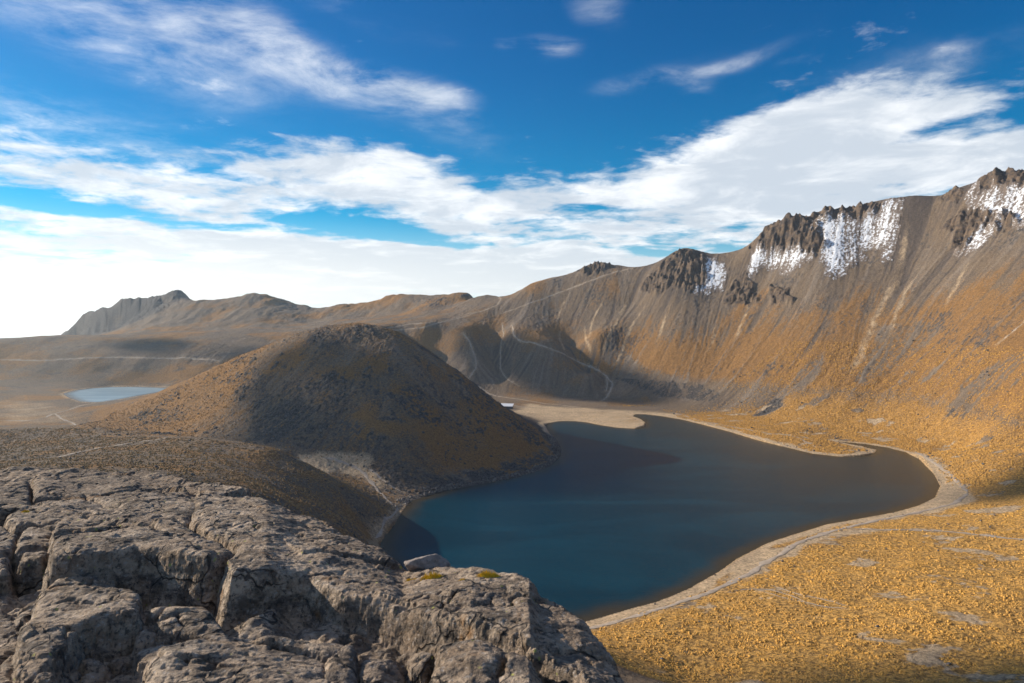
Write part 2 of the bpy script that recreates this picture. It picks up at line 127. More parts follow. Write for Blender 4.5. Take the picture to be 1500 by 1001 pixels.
CP=[[-85.3,568.6,0.3],[-86.5,508.8,0.3],[-88.7,457.4,0.3],[33.5,334.9,0.3],[75.6,359.8,0.3],[120.8,402.8,0.3],[168.7,456.0,0.3],[230.8,501.7,0.3],[299.6,535.1,0.3],[361.0,582.3,0.3],[421.3,684.0,0.3],[458.0,792.3,0.3],[440.9,848.0,0.3],[412.3,873.5,0.3],[424.2,828.6,0.3],[417.7,788.0,0.3],[368.3,767.2,0.3],[331.4,828.6,0.3],[303.3,947.7,0.3],[268.5,1074.1,0.3],[222.6,1141.7,0.3],[197.4,1115.4,0.3],[203.4,1043.2,0.3],[176.4,979.7,0.3],[131.8,1014.0,0.3],[95.3,1058.4,0.3],[54.9,1035.7,0.3],[51.5,935.5,0.3],[58.0,805.6,0.3],[41.8,721.4,0.3],[6.6,662.1,0.3],[-43.4,619.7,0.3],[-78.0,415.0,0.3],[-55.0,375.0,0.3],[-10.0,345.0,0.3],[-847.9,1288.7,20.3],[-872.3,1358.7,20.3],[-870.8,1404.5,20.3],[-847.7,1436.8,20.3],[-794.8,1445.1,20.3],[-717.3,1420.5,20.3],[-670.3,1373.6,20.3],[-677.6,1315.8,20.3],[-681.2,1250.0,20.3],[-678.6,1190.5,20.3],[-687.5,1136.4,20.3],[-724.8,1146.8,20.3],[-778.8,1201.9,20.3],[180.0,560.0,-14.0],[120.0,460.0,-10.0],[280.0,620.0,-10.0],[200.0,800.0,-12.0],[160.0,950.0,-8.0],[20.0,520.0,-8.0],[60.0,420.0,-6.0],[330.0,650.0,-4.0],[-753.9,1288.7,12.0],[165.0,1100.0,2.0],[130.2,1183.3,3.0],[58.8,1175.0,4.0],[11.7,1166.7,5.0],[223.0,1239.1,2.5],[273.2,1162.6,2.0],[165.5,1272.7,5.0],[321.2,1036.2,2.0],[333.4,952.7,4.0],[350.0,875.0,5.0],[377.7,839.3,4.0],[394.2,788.5,1.5],[384.1,817.1,2.0],[931.5,1150.0,421.0],[1071.5,1203.8,336.0],[1351.6,1311.3,161.0],[928.2,1190.0,423.5],[918.8,1225.0,424.3],[1053.6,1290.8,339.3],[1323.2,1422.3,164.3],[905.2,1240.0,429.0],[890.0,1250.0,432.5],[1022.0,1321.3,347.5],[1285.9,1464.0,172.5],[877.1,1262.0,426.4],[864.0,1280.0,416.4],[992.5,1357.4,331.4],[1249.5,1512.2,156.4],[838.5,1300.0,406.3],[826.6,1312.0,396.9],[950.4,1396.6,311.9],[1198.2,1565.8,136.9],[804.6,1330.0,396.4],[783.0,1350.0,398.8],[900.7,1443.0,313.8],[1136.1,1628.9,138.8],[759.0,1380.0,400.3],[728.0,1400.0,394.2],[836.7,1503.4,309.2],[1054.0,1710.2,134.2],[707.9,1430.0,393.8],[667.0,1450.0,393.0],[764.9,1563.6,308.0],[960.7,1790.9,133.0],[638.6,1468.0,382.8],[606.8,1480.0,384.8],[694.9,1601.4,299.8],[871.0,1844.3,124.8],[583.1,1495.0,372.2],[549.3,1505.0,346.7],[627.4,1633.1,261.7],[783.6,1889.2,86.7],[527.8,1530.0,325.5],[491.4,1560.0,315.0],[556.4,1695.2,230.0],[686.4,1965.6,55.0],[458.2,1580.0,315.6],[424.0,1600.0,330.6],[475.5,1740.9,245.6],[578.4,2022.7,70.6],[401.2,1605.0,332.8],[377.5,1620.0,321.6],[420.0,1763.9,236.6],[504.9,2051.6,61.6],[345.4,1645.0,301.3],[310.8,1680.0,292.8],[339.3,1827.3,207.8],[396.4,2121.8,32.8],[266.6,1720.0,299.8],[236.3,1750.0,307.8],[250.6,1899.3,222.8],[279.2,2197.9,47.8],[208.3,1765.0,309.1],[173.5,1770.0,293.7],[177.3,1920.0,208.7],[184.9,2219.9,33.7],[106.2,1770.0,272.4],[53.4,1780.0,258.9],[37.9,1929.2,173.9],[6.9,2227.6,-1.1],[9.0,1790.0,234.5],[-30.6,1800.0,222.4],[-58.6,1947.4,137.4],[-114.6,2242.1,-37.6],[870.0,1160.0,353.8],[787.5,1050.0,250.0],[712.5,950.0,173.5],[607.5,810.0,96.4],[551.2,735.0,56.8],[528.8,705.0,32.2],[450.0,600.0,13.0],[814.1,1215.0,327.2],[750.4,1120.0,234.6],[683.4,1020.0,155.2],[616.4,920.0,89.8],[569.5,850.0,43.0],[529.3,790.0,10.7],[774.0,1290.0,325.6],[729.0,1215.0,242.2],[648.0,1080.0,123.4],[594.0,990.0,65.8],[558.0,930.0,33.4],[522.0,870.0,5.8],[707.2,1360.0,321.8],[670.8,1290.0,248.2],[598.0,1150.0,122.0],[551.2,1060.0,60.2],[520.0,1000.0,25.0],[483.6,930.0,0.8],[627.8,1395.0,312.4],[603.0,1340.0,252.2],[540.0,1200.0,121.0],[499.5,1110.0,56.2],[477.0,1060.0,28.4],[436.5,970.0,4.4],[551.0,1450.0,275.5],[516.8,1360.0,185.8],[475.0,1250.0,95.0],[442.7,1165.0,40.2],[419.9,1105.0,12.4],[395.2,1040.0,-0.6],[444.0,1480.0,219.0],[411.0,1370.0,117.6],[387.0,1290.0,54.7],[367.5,1225.0,22.5],[351.0,1170.0,4.6],[367.2,1530.0,236.8],[345.6,1440.0,145.0],[325.2,1355.0,63.7],[309.6,1290.0,22.5],[296.4,1235.0,6.7],[288.0,1600.0,209.0],[268.2,1490.0,115.2],[252.0,1400.0,47.0],[241.2,1340.0,13.7],[198.0,1650.0,211.0],[181.2,1510.0,114.8],[171.0,1425.0,48.1],[165.0,1375.0,14.4],[117.6,1680.0,195.4],[100.1,1540.0,114.2],[-25.5,1700.0,179.0],[16.4,1640.0,161.4],[-7.9,1580.0,129.2],[60.8,1520.0,107.0],[118.4,1480.0,78.4],[165.6,1440.0,47.1],[184.6,1420.0,34.2],[99.4,1420.0,31.4],[14.7,1470.0,49.5],[14.0,1400.0,12.0],[95.9,1370.0,8.0],[-69.5,1390.0,6.0],[132.6,1560.0,106.0],[157.0,1495.0,70.2],[-96.0,1600.0,145.0],[-85.8,1560.0,113.8],[-80.0,1510.0,77.0],[-80.8,1470.0,49.5],[-129.6,1440.0,29.8],[-169.4,1540.0,68.0],[-46.5,1550.0,75.2],[-48.0,1600.0,113.0],[-29.8,1490.0,40.7],[-304.0,1600.0,141.8],[-213.2,1640.0,149.9],[-117.6,1680.0,165.2],[-51.6,1720.0,188.0],[-161.1,1790.0,184.4],[-264.0,1760.0,166.1],[-391.0,1700.0,145.0],[-176.0,1600.0,113.0],[-235.5,1570.0,97.9],[-198.9,1530.0,68.5],[-272.0,1600.0,113.0],[-240.0,1500.0,47.5],[-66.5,1900.0,226.7],[-71.8,2120.0,106.7],[-118.8,1980.0,240.0],[-128.3,2200.0,120.0],[-170.0,2000.0,245.0],[-183.6,2220.0,125.0],[-232.3,2020.0,237.9],[-250.9,2240.0,117.9],[-287.0,2080.0,240.7],[-310.0,2300.0,120.7],[-344.0,2150.0,250.4],[-371.5,2370.0,130.4],[-392.4,2180.0,245.3],[-423.8,2400.0,125.3],[-451.0,2200.0,230.8],[-487.1,2420.0,110.8],[-512.9,2230.0,218.6],[-553.9,2450.0,98.6],[-598.9,2260.0,208.3],[-646.8,2480.0,88.3],[-672.6,2280.0,206.6],[-726.4,2500.0,86.6],[-721.4,2290.0,213.7],[-779.1,2510.0,93.7],[-778.6,2290.0,234.3],[-840.9,2510.0,114.3],[-835.9,2290.0,250.3],[-902.7,2510.0,130.3],[-877.1,2290.0,253.8],[-947.2,2510.0,133.8],[-923.4,2280.0,245.3],[-997.3,2500.0,125.3],[-976.1,2270.0,238.1],[-1054.2,2490.0,118.1],[-1044.2,2270.0,233.5],[-1127.7,2490.0,113.5],[-300.0,2000.0,201.0],[-430.5,2050.0,181.9],[-171.0,1900.0,207.7],[-624.0,2080.0,165.8],[-784.4,2120.0,187.4],[-732.6,1980.0,149.0],[-967.5,2150.0,177.2],[-891.0,1980.0,137.1],[-1128.4,2170.0,155.8],[-1127.5,2050.0,132.7],[-570.0,1900.0,143.1],[-282.0,1880.0,182.6],[-1166.4,2420.0,266.0],[-1273.1,2620.0,106.0],[-1202.8,2430.0,264.1],[-1311.0,2630.0,104.1],[-1249.5,2450.0,250.3],[-1359.5,2650.0,90.3],[-1316.1,2460.0,243.4],[-1428.7,2660.0,83.4],[-1388.8,2480.0,249.2],[-1504.4,2680.0,89.2],[-1431.8,2490.0,237.1],[-1549.0,2690.0,77.1],[-1500.0,2500.0,210.0],[-1620.0,2700.0,50.0],[-1536.1,2510.0,200.2],[-1657.6,2710.0,40.2],[-1587.6,2520.0,175.2],[-1711.1,2720.0,15.2],[-1631.9,2530.0,147.5],[-1757.1,2730.0,-12.5],[-1676.4,2540.0,114.5],[-1803.5,2740.0,-45.5],[-1211.6,2330.0,203.2],[-1310.4,2340.0,168.4],[-1428.0,2380.0,133.1],[-1587.2,2480.0,95.4],[-1766.4,2560.0,17.0],[-1950.0,2600.0,-24.0],[-1656.0,2300.0,53.0],[-1863.0,2300.0,7.0],[-1336.5,1650.0,112.0],[-1470.2,1830.0,72.0],[-1260.0,1680.0,115.6],[-1386.0,1860.0,75.6],[-1199.9,1690.0,121.3],[-1319.9,1870.0,81.3],[-1147.5,1700.0,124.6],[-1262.2,1880.0,84.6],[-1032.0,1720.0,122.6],[-951.5,1730.0,126.8],[-870.0,1740.0,130.2],[-787.5,1750.0,132.8],[-686.4,1760.0,134.4],[-563.2,1760.0,138.0],[-1170.0,1560.0,79.5],[-1045.2,1560.0,82.6],[-944.0,1600.0,93.8],[-816.0,1600.0,97.0],[-679.4,1580.0,94.4],[-574.0,1640.0,112.2],[-1110.0,1480.0,48.8],[-991.6,1480.0,44.4],[-885.0,1500.0,47.5],[-785.2,1510.0,54.4],[-675.0,1500.0,62.5],[-600.6,1540.0,83.4],[-480.0,1600.0,113.0],[-400.0,1600.0,121.0],[-1027.5,1370.0,28.5],[-979.8,1420.0,28.6],[-858.4,1455.0,28.6],[-744.6,1460.0,28.2],[-652.5,1450.0,34.8],[-1134.0,1400.0,33.0],[-831.6,1540.0,75.7],[-948.6,1530.0,68.5],[-739.2,1540.0,77.2],[-900.0,1200.0,19.0],[-791.0,1130.0,20.7],[-759.2,1040.0,20.2],[-690.1,1030.0,21.4],[-632.4,1020.0,22.6],[-690.0,920.0,16.2],[-648.6,940.0,18.1],[-563.2,880.0,20.0],[40.0,1260.0,2.5],[50.0,1310.0,4.0],[0.0,1300.0,5.0],[120.0,1290.0,3.0],[60.0,1230.0,2.0],[0.0,1240.0,5.0],[-250.0,1250.0,15.0],[-100.0,1300.0,12.0],[-350.0,1350.0,22.0],[-200.0,1400.0,30.0],[-60.0,1180.0,6.0],[-330.0,1150.0,40.0],[-150.0,1080.0,40.0],[-207.0,900.0,150.4],[-226.2,905.0,149.5],[-187.9,895.0,148.6],[-247.1,915.0,146.8],[-289.9,935.0,138.5],[-332.5,950.0,124.1],[-386.0,965.0,104.5],[-441.0,980.0,81.3],[-495.0,990.0,58.9],[-541.8,985.0,37.6],[-567.4,970.0,25.7],[-567.3,930.0,17.6],[-159.3,885.0,142.3],[-130.8,872.0,128.4],[-94.4,858.0,104.7],[-59.2,845.0,75.7],[-24.9,830.0,46.2],[8.2,820.0,25.3],[32.5,812.0,11.0],[50.0,806.0,6.4],[-195.5,850.0,128.0],[-181.7,790.0,97.6],[-169.1,735.0,71.5],[-158.7,690.0,48.4],[-147.4,655.0,30.4],[-252.0,840.0,111.4],[-231.0,770.0,75.7],[-211.5,705.0,46.3],[-206.2,665.0,28.6],[-318.2,860.0,89.1],[-292.3,790.0,58.1],[-270.1,730.0,35.5],[-276.0,690.0,29.1],[-396.0,880.0,57.0],[-360.0,800.0,37.0],[-350.1,745.0,25.8],[-471.7,890.0,29.3],[-418.7,790.0,20.2],[-507.4,860.0,20.3],[-120.0,800.0,97.0],[-110.2,735.0,64.2],[-100.5,670.0,37.8],[-99.5,622.0,14.4],[-101.7,598.0,4.5],[-72.0,800.0,65.0],[-58.8,735.0,34.8],[-53.8,672.0,10.6],[-57.1,635.0,2.1],[-15.8,790.0,34.4],[-7.4,735.0,12.7],[-6.9,690.0,0.1],[23.7,790.0,10.7],[22.3,745.0,-0.3],[-174.0,644.3,20.0],[-153.9,641.4,18.0],[-200.2,645.8,21.0],[-135.0,613.6,10.0],[-109.3,575.5,4.0],[-92.0,557.4,1.2],[-98.3,479.3,6.0],[-92.9,516.4,3.0],[-88.3,464.5,1.0],[-583.2,720.0,35.6],[-525.0,700.0,40.7],[-469.2,680.0,45.7],[-415.8,660.0,48.6],[-341.0,620.0,50.8],[-278.4,580.0,52.8],[-228.9,545.0,55.6],[-199.5,525.0,55.2],[-180.2,515.0,52.3],[-162.6,508.0,45.4],[-140.0,500.0,36.0],[-118.1,492.0,25.9],[-102.1,486.0,14.8],[-420.0,560.0,47.0],[-315.0,420.0,61.0],[-351.0,540.0,53.2],[-260.0,400.0,67.0],[-275.0,500.0,57.5],[-203.5,370.0,71.0],[-202.5,450.0,61.8],[-162.0,360.0,69.4],[-147.0,420.0,52.6],[-122.5,350.0,61.0],[-113.4,420.0,33.7],[-99.9,370.0,39.6],[-94.6,430.0,16.0],[-84.0,400.0,19.0],[-200.0,500.0,55.0],[-260.0,250.0,88.0],[-150.0,250.0,78.0],[-60.0,250.0,60.0],[20.0,250.0,30.0],[-300.0,120.0,112.0],[-150.0,120.0,108.0],[-50.0,120.0,96.0],[10.0,120.0,66.0],[-110.0,330.0,62.0],[-60.0,310.0,35.0],[-30.0,330.0,12.0],[0.0,300.0,14.0],[0.0,0.0,141.0],[-30.0,0.0,141.0],[30.0,0.0,133.0],[0.0,30.0,129.0],[-40.0,30.0,132.0],[20.0,-40.0,141.0],[-120.0,0.0,140.0],[60.0,30.0,106.0],[0.0,60.0,108.0],[50.0,70.0,88.0],[-300.0,-50.0,138.0],[-600.0,0.0,110.0],[-600.0,250.0,80.0],[-900.0,400.0,60.0],[-900.0,800.0,50.0],[-1200.0,600.0,80.0],[-1500.0,1000.0,110.0],[-1900.0,1500.0,100.0],[-2300.0,2000.0,40.0],[0.0,-150.0,150.0],[-300.0,-400.0,150.0],[200.0,-250.0,190.0],[-900.0,-300.0,60.0],[56.7,283.3,9.0],[64.9,259.6,10.0],[103.1,257.7,11.0],[139.6,253.8,13.0],[184.6,246.2,17.0],[67.1,335.7,4.0],[100.0,333.3,5.0],[148.4,329.8,6.5],[194.3,323.8,9.0],[237.5,316.7,12.0],[162.3,405.7,3.0],[221.1,442.2,3.5],[262.5,437.5,5.0],[321.1,428.1,8.0],[348.3,535.8,3.0],[377.8,503.7,9.0],[416.4,603.4,5.0],[436.4,671.4,4.0],[468.5,678.9,16.0],[470.5,735.1,9.0],[60.0,200.0,36.0],[150.0,200.0,30.0],[250.0,180.0,34.0],[100.0,120.0,68.0],[200.0,100.0,78.0],[330.0,200.0,40.0],[320.0,100.0,85.0],[450.0,300.0,30.0],[450.0,150.0,85.0],[600.0,300.0,80.0],[600.0,450.0,75.0],[700.0,600.0,130.0],[800.0,800.0,200.0],[900.0,500.0,230.0],[900.0,250.0,220.0],[700.0,50.0,200.0],[1100.0,900.0,360.0],[1150.0,700.0,330.0],[1200.0,450.0,300.0],[500.0,-100.0,190.0],[1500.0,800.0,150.0],[1500.0,1200.0,180.0],[1600.0,1600.0,80.0],[1400.0,2100.0,30.0],[800.0,2600.0,-20.0],[0.0,2900.0,-60.0],[-900.0,3000.0,-80.0],[-2000.0,2900.0,-150.0],[-2800.0,1500.0,-50.0],[-2600.0,300.0,-50.0],[-1500.0,-700.0,-50.0],[0.0,-1000.0,0.0],[1200.0,-700.0,60.0],[2500.0,300.0,-80.0],[2700.0,1500.0,-150.0],[2400.0,2700.0,-200.0],[600.0,2200.0,60.0],[200.0,2350.0,40.0],[-300.0,2550.0,60.0]]
SHORE=[[-85.3,568.6],[-86.5,508.8],[-88.7,457.4],[-78,415],[-55,375],[-10,345],[33.5,334.9],[51.8,345.2],[75.6,359.8],[98.4,378.6],[120.8,402.8],[141.6,429.0],[168.7,456.0],[195.6,477.0],[230.8,501.7],[271.2,521.6],[299.6,535.1],[330.6,555.6],[361.0,582.3],[391.9,625.0],[421.3,684.0],[449.3,751.3],[458.0,792.3],[453.1,823.9],[440.9,848.0],[422.9,863.1],[412.3,873.5],[415.5,848.0],[424.2,828.6],[433.4,810.1],[417.7,788.0],[394.9,771.3],[368.3,767.2],[344.9,783.8],[331.4,828.6],[316.4,878.8],[303.3,947.7],[285.9,1021.1],[268.5,1074.1],[245.4,1115.4],[222.6,1141.7],[205.5,1141.7],[197.4,1115.4],[203.4,1082.1],[203.4,1043.2],[194.0,1000.0],[176.4,979.7],[152.9,986.4],[131.8,1014.0],[114.7,1043.2],[95.3,1058.4],[74.1,1058.4],[54.9,1035.7],[47.3,1006.9],[51.5,935.5],[54.5,878.8],[58.0,805.6],[53.4,763.2],[41.8,721.4],[27.6,690.5],[6.6,662.1],[-19.2,638.8],[-43.4,619.7],[-65.9,599.2]]
LUNA=[[-847.9,1288.7],[-872.3,1358.7],[-870.8,1404.5],[-847.7,1436.8],[-794.8,1445.1],[-717.3,1420.5],[-670.3,1373.6],[-677.6,1315.8],[-681.2,1250.0],[-678.6,1190.5],[-687.5,1136.4],[-724.8,1146.8],[-778.8,1201.9]]
import numpy as np
# ------------------------------------------------------------------ numeric helpers
def _hash(ix,iy,seed):
    h=(ix.astype(np.int64)*374761393+iy.astype(np.int64)*668265263+seed*1442695041)&0xFFFFFFFF
    h=((h^(h>>13))*1274126177)&0xFFFFFFFF
    return h^(h>>16)
_GA=np.cos(np.arange(64)*np.pi/32).astype(np.float32); _GB=np.sin(np.arange(64)*np.pi/32).astype(np.float32)
def perlin(x,y,seed=0):
    x=np.asarray(x,np.float32);y=np.asarray(y,np.float32)
    fx=np.floor(x);fy=np.floor(y);ix=fx.astype(np.int64);iy=fy.astype(np.int64)
    x=x-fx;y=y-fy
    u=x*x*x*(x*(x*6-15)+10);v=y*y*y*(y*(y*6-15)+10)
    def g(dx,dy):
        h=_hash(ix+dx,iy+dy,seed)&63
        return _GA[h]*(x-dx)+_GB[h]*(y-dy)
    a=g(0,0);b=g(1,0);a+=u*(b-a)
    c=g(0,1);d=g(1,1);c+=u*(d-c)
    return (a+v*(c-a))*1.5
def fbm(x,y,octv=5,seed=0,gain=.5,lac=2.03,ridge=False):
    s=0.;a=1.;t=0.;f=1.
    for o in range(octv):
        n=perlin(x*f+17.3*o,y*f-9.7*o,seed+o*13)
        if ridge:n=1-2*np.abs(n)
        s=s+a*n;t+=a;a*=gain;f*=lac
    return s/t
def sst(a,b,x):
    t=np.clip((x-a)/(b-a),0,1);return t*t*(3-2*t)
def bil(G,x0,y0,h,x,y):
    ny,nx=G.shape[:2]
    u=np.clip((x-x0)/h,0,nx-1.001);v=np.clip((y-y0)/h,0,ny-1.001)
    i=u.astype(np.int32);j=v.astype(np.int32);u=(u-i).astype(np.float32);v=(v-j).astype(np.float32)
    if G.ndim==3:u=u[...,None];v=v[...,None]
    return (G[j,i]*(1-u)+G[j,i+1]*u)*(1-v)+(G[j+1,i]*(1-u)+G[j+1,i+1]*u)*v
def cub(G,x0,y0,h,x,y):
    ny,nx=G.shape
    u=np.clip((x-x0)/h,1,nx-3.001);v=np.clip((y-y0)/h,1,ny-3.001)
    i=u.astype(np.int32);j=v.astype(np.int32);u=(u-i).astype(np.float32);v=(v-j).astype(np.float32)
    def w(t):return (-.5*t+t*t-.5*t**3,1-2.5*t*t+1.5*t**3,.5*t+2*t*t-1.5*t**3,-.5*t*t+.5*t**3)
    wu=w(u);wv=w(v);r=0
    for b in range(4):
        q=0
        for a in range(4):q=q+wu[a]*G[j+b-1,i+a-1]
        r=r+wv[b]*q
    return r
def polydist(x,y,poly,closed=True):
    """distance to a polyline; negative inside when closed"""
    p=np.array(poly,np.float32);n=len(p);d=np.full(x.shape,1e12,np.float32);ins=np.zeros(x.shape,bool)
    for k in range(n if closed else n-1):
        ax,ay=p[k];bx,by=p[(k+1)%n];ex,ey=bx-ax,by-ay
        t=np.clip(((x-ax)*ex+(y-ay)*ey)/(ex*ex+ey*ey+1e-9),0,1)
        d=np.minimum(d,(x-ax-t*ex)**2+(y-ay-t*ey)**2)
        if closed:
            c=((ay>y)!=(by>y));c&=x<(bx-ax)*(y-ay)/((by-ay) if by!=ay else 1e-9)+ax;ins^=c
    d=np.sqrt(d)
    if closed:d=np.where(ins,-d,d)
    return d
# ------------------------------------------------------------------ the crater's base relief: heights from image coordinates and chosen depths, smoothly interpolated
BX0,BY0,BH=-3000.,-1300.,10.;BNX,BNY=625,505
def base_grid(CP):
    C=np.array(CP,np.float64);c2=20.**2
    n=len(C)
    D=np.sqrt((C[:,0][:,None]-C[:,0])**2+(C[:,1][:,None]-C[:,1])**2+c2)
    A=np.zeros((n+3,n+3));A[:n,:n]=D-np.eye(n)*.3
    Q=np.c_[np.ones(n),C[:,0]/1000,C[:,1]/1000];A[:n,n:]=Q;A[n:,:n]=Q.T
    s=np.linalg.solve(A,np.r_[C[:,2],0,0,0])
    xs=(BX0+BH*np.arange(BNX)).astype(np.float32);ys=(BY0+BH*np.arange(BNY)).astype(np.float32)
    X,Y=np.meshgrid(xs,ys);Z=s[n]+s[n+1]*X/1000+s[n+2]*Y/1000
    Z=Z.astype(np.float32)
    for k in range(n):
        Z+=np.float32(s[k])*np.sqrt((X-np.float32(C[k,0]))**2+(Y-np.float32(C[k,1]))**2+np.float32(c2))
    return Z
# ------------------------------------------------------------------ object helpers
COL=sc.collection
def mesh_obj(name,V,Fq,mat,smooth=True,parent=None,attrs=None,normals=None):
    V=np.asarray(V,np.float32);Fq=np.asarray(Fq,np.int32);k=Fq.shape[1]
    me=bpy.data.meshes.new(name);me.vertices.add(len(V));me.vertices.foreach_set('co',V.ravel())
    me.loops.add(Fq.size);me.loops.foreach_set('vertex_index',Fq.ravel())
    me.polygons.add(len(Fq));me.polygons.foreach_set('loop_start',np.arange(0,Fq.size,k,dtype=np.int32))
    me.polygons.foreach_set('use_smooth',np.full(len(Fq),smooth))
    me.update(calc_edges=True)
    for an,arr in (attrs or {}).items():
        a=me.attributes.new(an,'FLOAT_COLOR','POINT');c=np.ones((len(V),4),np.float32);c[:,:arr.shape[1]]=arr;a.data.foreach_set('color',c.ravel())
    if normals is not None:me.normals_split_custom_set_from_vertices(normals.tolist() if len(V)<10 else normals)
    if mat:me.materials.append(mat)
    o=bpy.data.objects.new(name,me);COL.objects.link(o)
    if parent:o.parent=parent
    return o
def tag(o,label=None,cat=None,group=None,kind=None):
    if label:o['label']=label
    if cat:o['category']=cat
    if group:o['group']=group
    if kind:o['kind']=kind
    return o
def mat(name):
    m=bpy.data.materials.new(name);m.use_nodes=True;return m,NG(m.node_tree)
def finish(g,col,rough=.9,bump=None,dist=1.,spec=.2,normal=None,metal=0):
    p=g.n('ShaderNodeBsdfPrincipled')
    for key,v in (('Base Color',col),('Roughness',rough),('Specular IOR Level',spec),('Metallic',metal)):
        if hasattr(v,'links'):g.nt.links.new(v,p.inputs[key])
        else:p.inputs[key].default_value=(tuple(v)+(1,))[:4] if key=='Base Color' else v
    if bump is not None:
        b=g.n('ShaderNodeBump');b.inputs['Distance'].default_value=dist;b.inputs['Strength'].default_value=1.;g.nt.links.new(bump,b.inputs['Height']);g.nt.links.new(b.outputs[0],p.inputs['Normal'])
    o=g.n('ShaderNodeOutputMaterial');g.nt.links.new(p.outputs[0],o.inputs[0]);return p
def coords(g):
    t=g.n('ShaderNodeNewGeometry');return t.outputs['Position']
# ------------------------------------------------------------------ ground material
def ground_material():
    m,g=mat('ground');P=coords(g)
    def att(n):
        a=g.n('ShaderNodeAttribute',attribute_name=n);s=g.n('ShaderNodeSeparateXYZ');g.nt.links.new(a.outputs['Color'],s.inputs[0]);return s.outputs
    gr,dk,sa=att('cover');cr,st,gold=att('tint')
    n1=g.noise(P,.55,6,.72);n2=g.noise(P,.11,6,.66);n3=g.noise(P,.022,4,.55);n4=g.noise(P,2.6,3,.6)
    def soft(x,w=1.3,t=.5,k=.20):
        v=g.m('ADD',x,g.m('MULTIPLY',g.m('SUBTRACT',n1,.5),w));v=g.m('ADD',v,g.m('MULTIPLY',g.m('SUBTRACT',n2,.5),w*.6));return g.ss(v,t-k,t+k)
    base=g.mix(g.ss(n2,.3,.7),(.215,.165,.120),(.150,.120,.098))
    base=g.mix(g.ss(n3,.35,.65),base,(.20,.150,.105))
    base=g.mix(g.m('MULTIPLY',g.ss(st,.5,.95),.6),base,(.27,.225,.185))
    base=g.mix(g.m('MULTIPLY',g.ss(st,.45,.05),.8),base,(.105,.088,.080))
    grs=g.mix(g.ss(n2,.3,.7),(.30,.160,.056),(.19,.112,.055))
    grs=g.mix(g.ss(n4,.35,.7),grs,(.33,.19,.08))
    gld=g.mix(g.ss(n1,.36,.62),(.36,.21,.075),(.72,.41,.115))
    gld=g.mix(g.m('MULTIPLY',g.ss(n2,.45,.72),.5),gld,(.30,.20,.10))
    grs=g.mix(gold,grs,gld)
    c=g.mix(soft(gr),base,grs)
    drk=g.mix(g.ss(n1,.4,.65),(.050,.048,.050),(.15,.135,.125))
    c=g.mix(soft(dk,1.1),c,drk)
    crg=g.mix(g.ss(n2,.35,.65),(.20,.145,.100),(.085,.072,.066))
    c=g.mix(soft(cr,.5),c,crg)
    snd=g.mix(g.ss(n2,.3,.7),(.62,.465,.30),(.46,.35,.235))
    c=g.mix(soft(sa,.55,.5,.38),c,snd)
    c=g.mix(1.,c,g.mix(g.ss(n1,.30,.70),(.58,.57,.57),(1.42,1.41,1.38)),'MULTIPLY')
    rub=g.m('ADD',g.m('MULTIPLY',n1,1.),g.m('MULTIPLY',n4,.5))
    finish(g,c,.95,rub,2.0,.1)
    return m
GM=ground_material()
# ------------------------------------------------------------------ relief
BZ=base_grid(CP)
SX0,SY0,SH_=-260.,280.,4.
_sx,_sy=np.meshgrid(SX0+SH_*np.arange(240),SY0+SH_*np.arange(320));_sx=_sx.astype(np.float32);_sy=_sy.astype(np.float32)
SD=polydist(_sx,_sy,SHORE)
_sx,_sy=np.meshgrid(-1050+5.*np.arange(140),1000+5.*np.arange(110));_sx=_sx.astype(np.float32);_sy=_sy.astype(np.float32)
LD=polydist(_sx,_sy,LUNA)
def sdist(x,y):
    r=bil(SD,SX0,SY0,SH_,x,y);out=(x<SX0)|(x>SX0+SH_*238)|(y<SY0)|(y>SY0+SH_*318);return np.where(out,300,r)
def ldist(x,y):
    r=bil(LD,-1050,1000,5.,x,y);out=(x<-1050)|(x>-360)|(y<1000)|(y>1540);return np.where(out,300,r)
# slope-following streaks (scree chutes, gullies) on the steep ground
DX0,DY0,DH=-800.,470.,2.5;DNX,DNY=830,620
def streaks():
    X,Y=np.meshgrid(DX0+DH*np.arange(DNX),DY0+DH*np.arange(DNY));X=X.astype(np.float32);Y=Y.astype(np.float32)
    z=cub(BZ,BX0,BY0,BH,X,Y);z=z+6*fbm(X/90,Y/90,3,5)
    gy,gx=np.gradient(z,DH);m=np.sqrt(gx*gx+gy*gy)+1e-4;D=np.stack([gx/m,gy/m],-1).astype(np.float32)
    rs=np.random.RandomState(4);out=[]
    for cell,step,ns in ((1,3.,30),(4,6.,34)):
        nz=rs.randn(DNY//cell+3,DNX//cell+3).astype(np.float32)
        acc=0
        for sgn in (1,-1):
            x=X.copy();y=Y.copy();pd=None
            for k in range(ns):
                d=bil(D,DX0,DY0,DH,x,y);x+=sgn*step*d[...,0];y+=sgn*step*d[...,1]
                acc=acc+bil(nz,DX0,DY0,DH*cell,x,y)*(1-k/ns)
        acc=acc-acc.mean();out.append((acc/acc.std()).astype(np.float32))
    return out,sst(.12,.35,m)
(LF,LB),LS=streaks()
def streak(x,y):
    i=(x>DX0+5)&(x<DX0+DH*(DNX-3))&(y>DY0+5)&(y<DY0+DH*(DNY-3))
    a=np.zeros_like(x);b=np.zeros_like(x);c=np.zeros_like(x)
    a[i]=bil(LF,DX0,DY0,DH,x[i],y[i]);b[i]=bil(LB,DX0,DY0,DH,x[i],y[i]);c[i]=bil(LS,DX0,DY0,DH,x[i],y[i])
    ex=sst(DX0,DX0+80,x)*sst(DY0,DY0+60,y)*(1-sst(DX0+DH*DNX-80,DX0+DH*DNX-10,x))*(1-sst(DY0+DH*DNY-80,DY0+DH*DNY-10,y))
    return a*ex,b*ex,c*ex
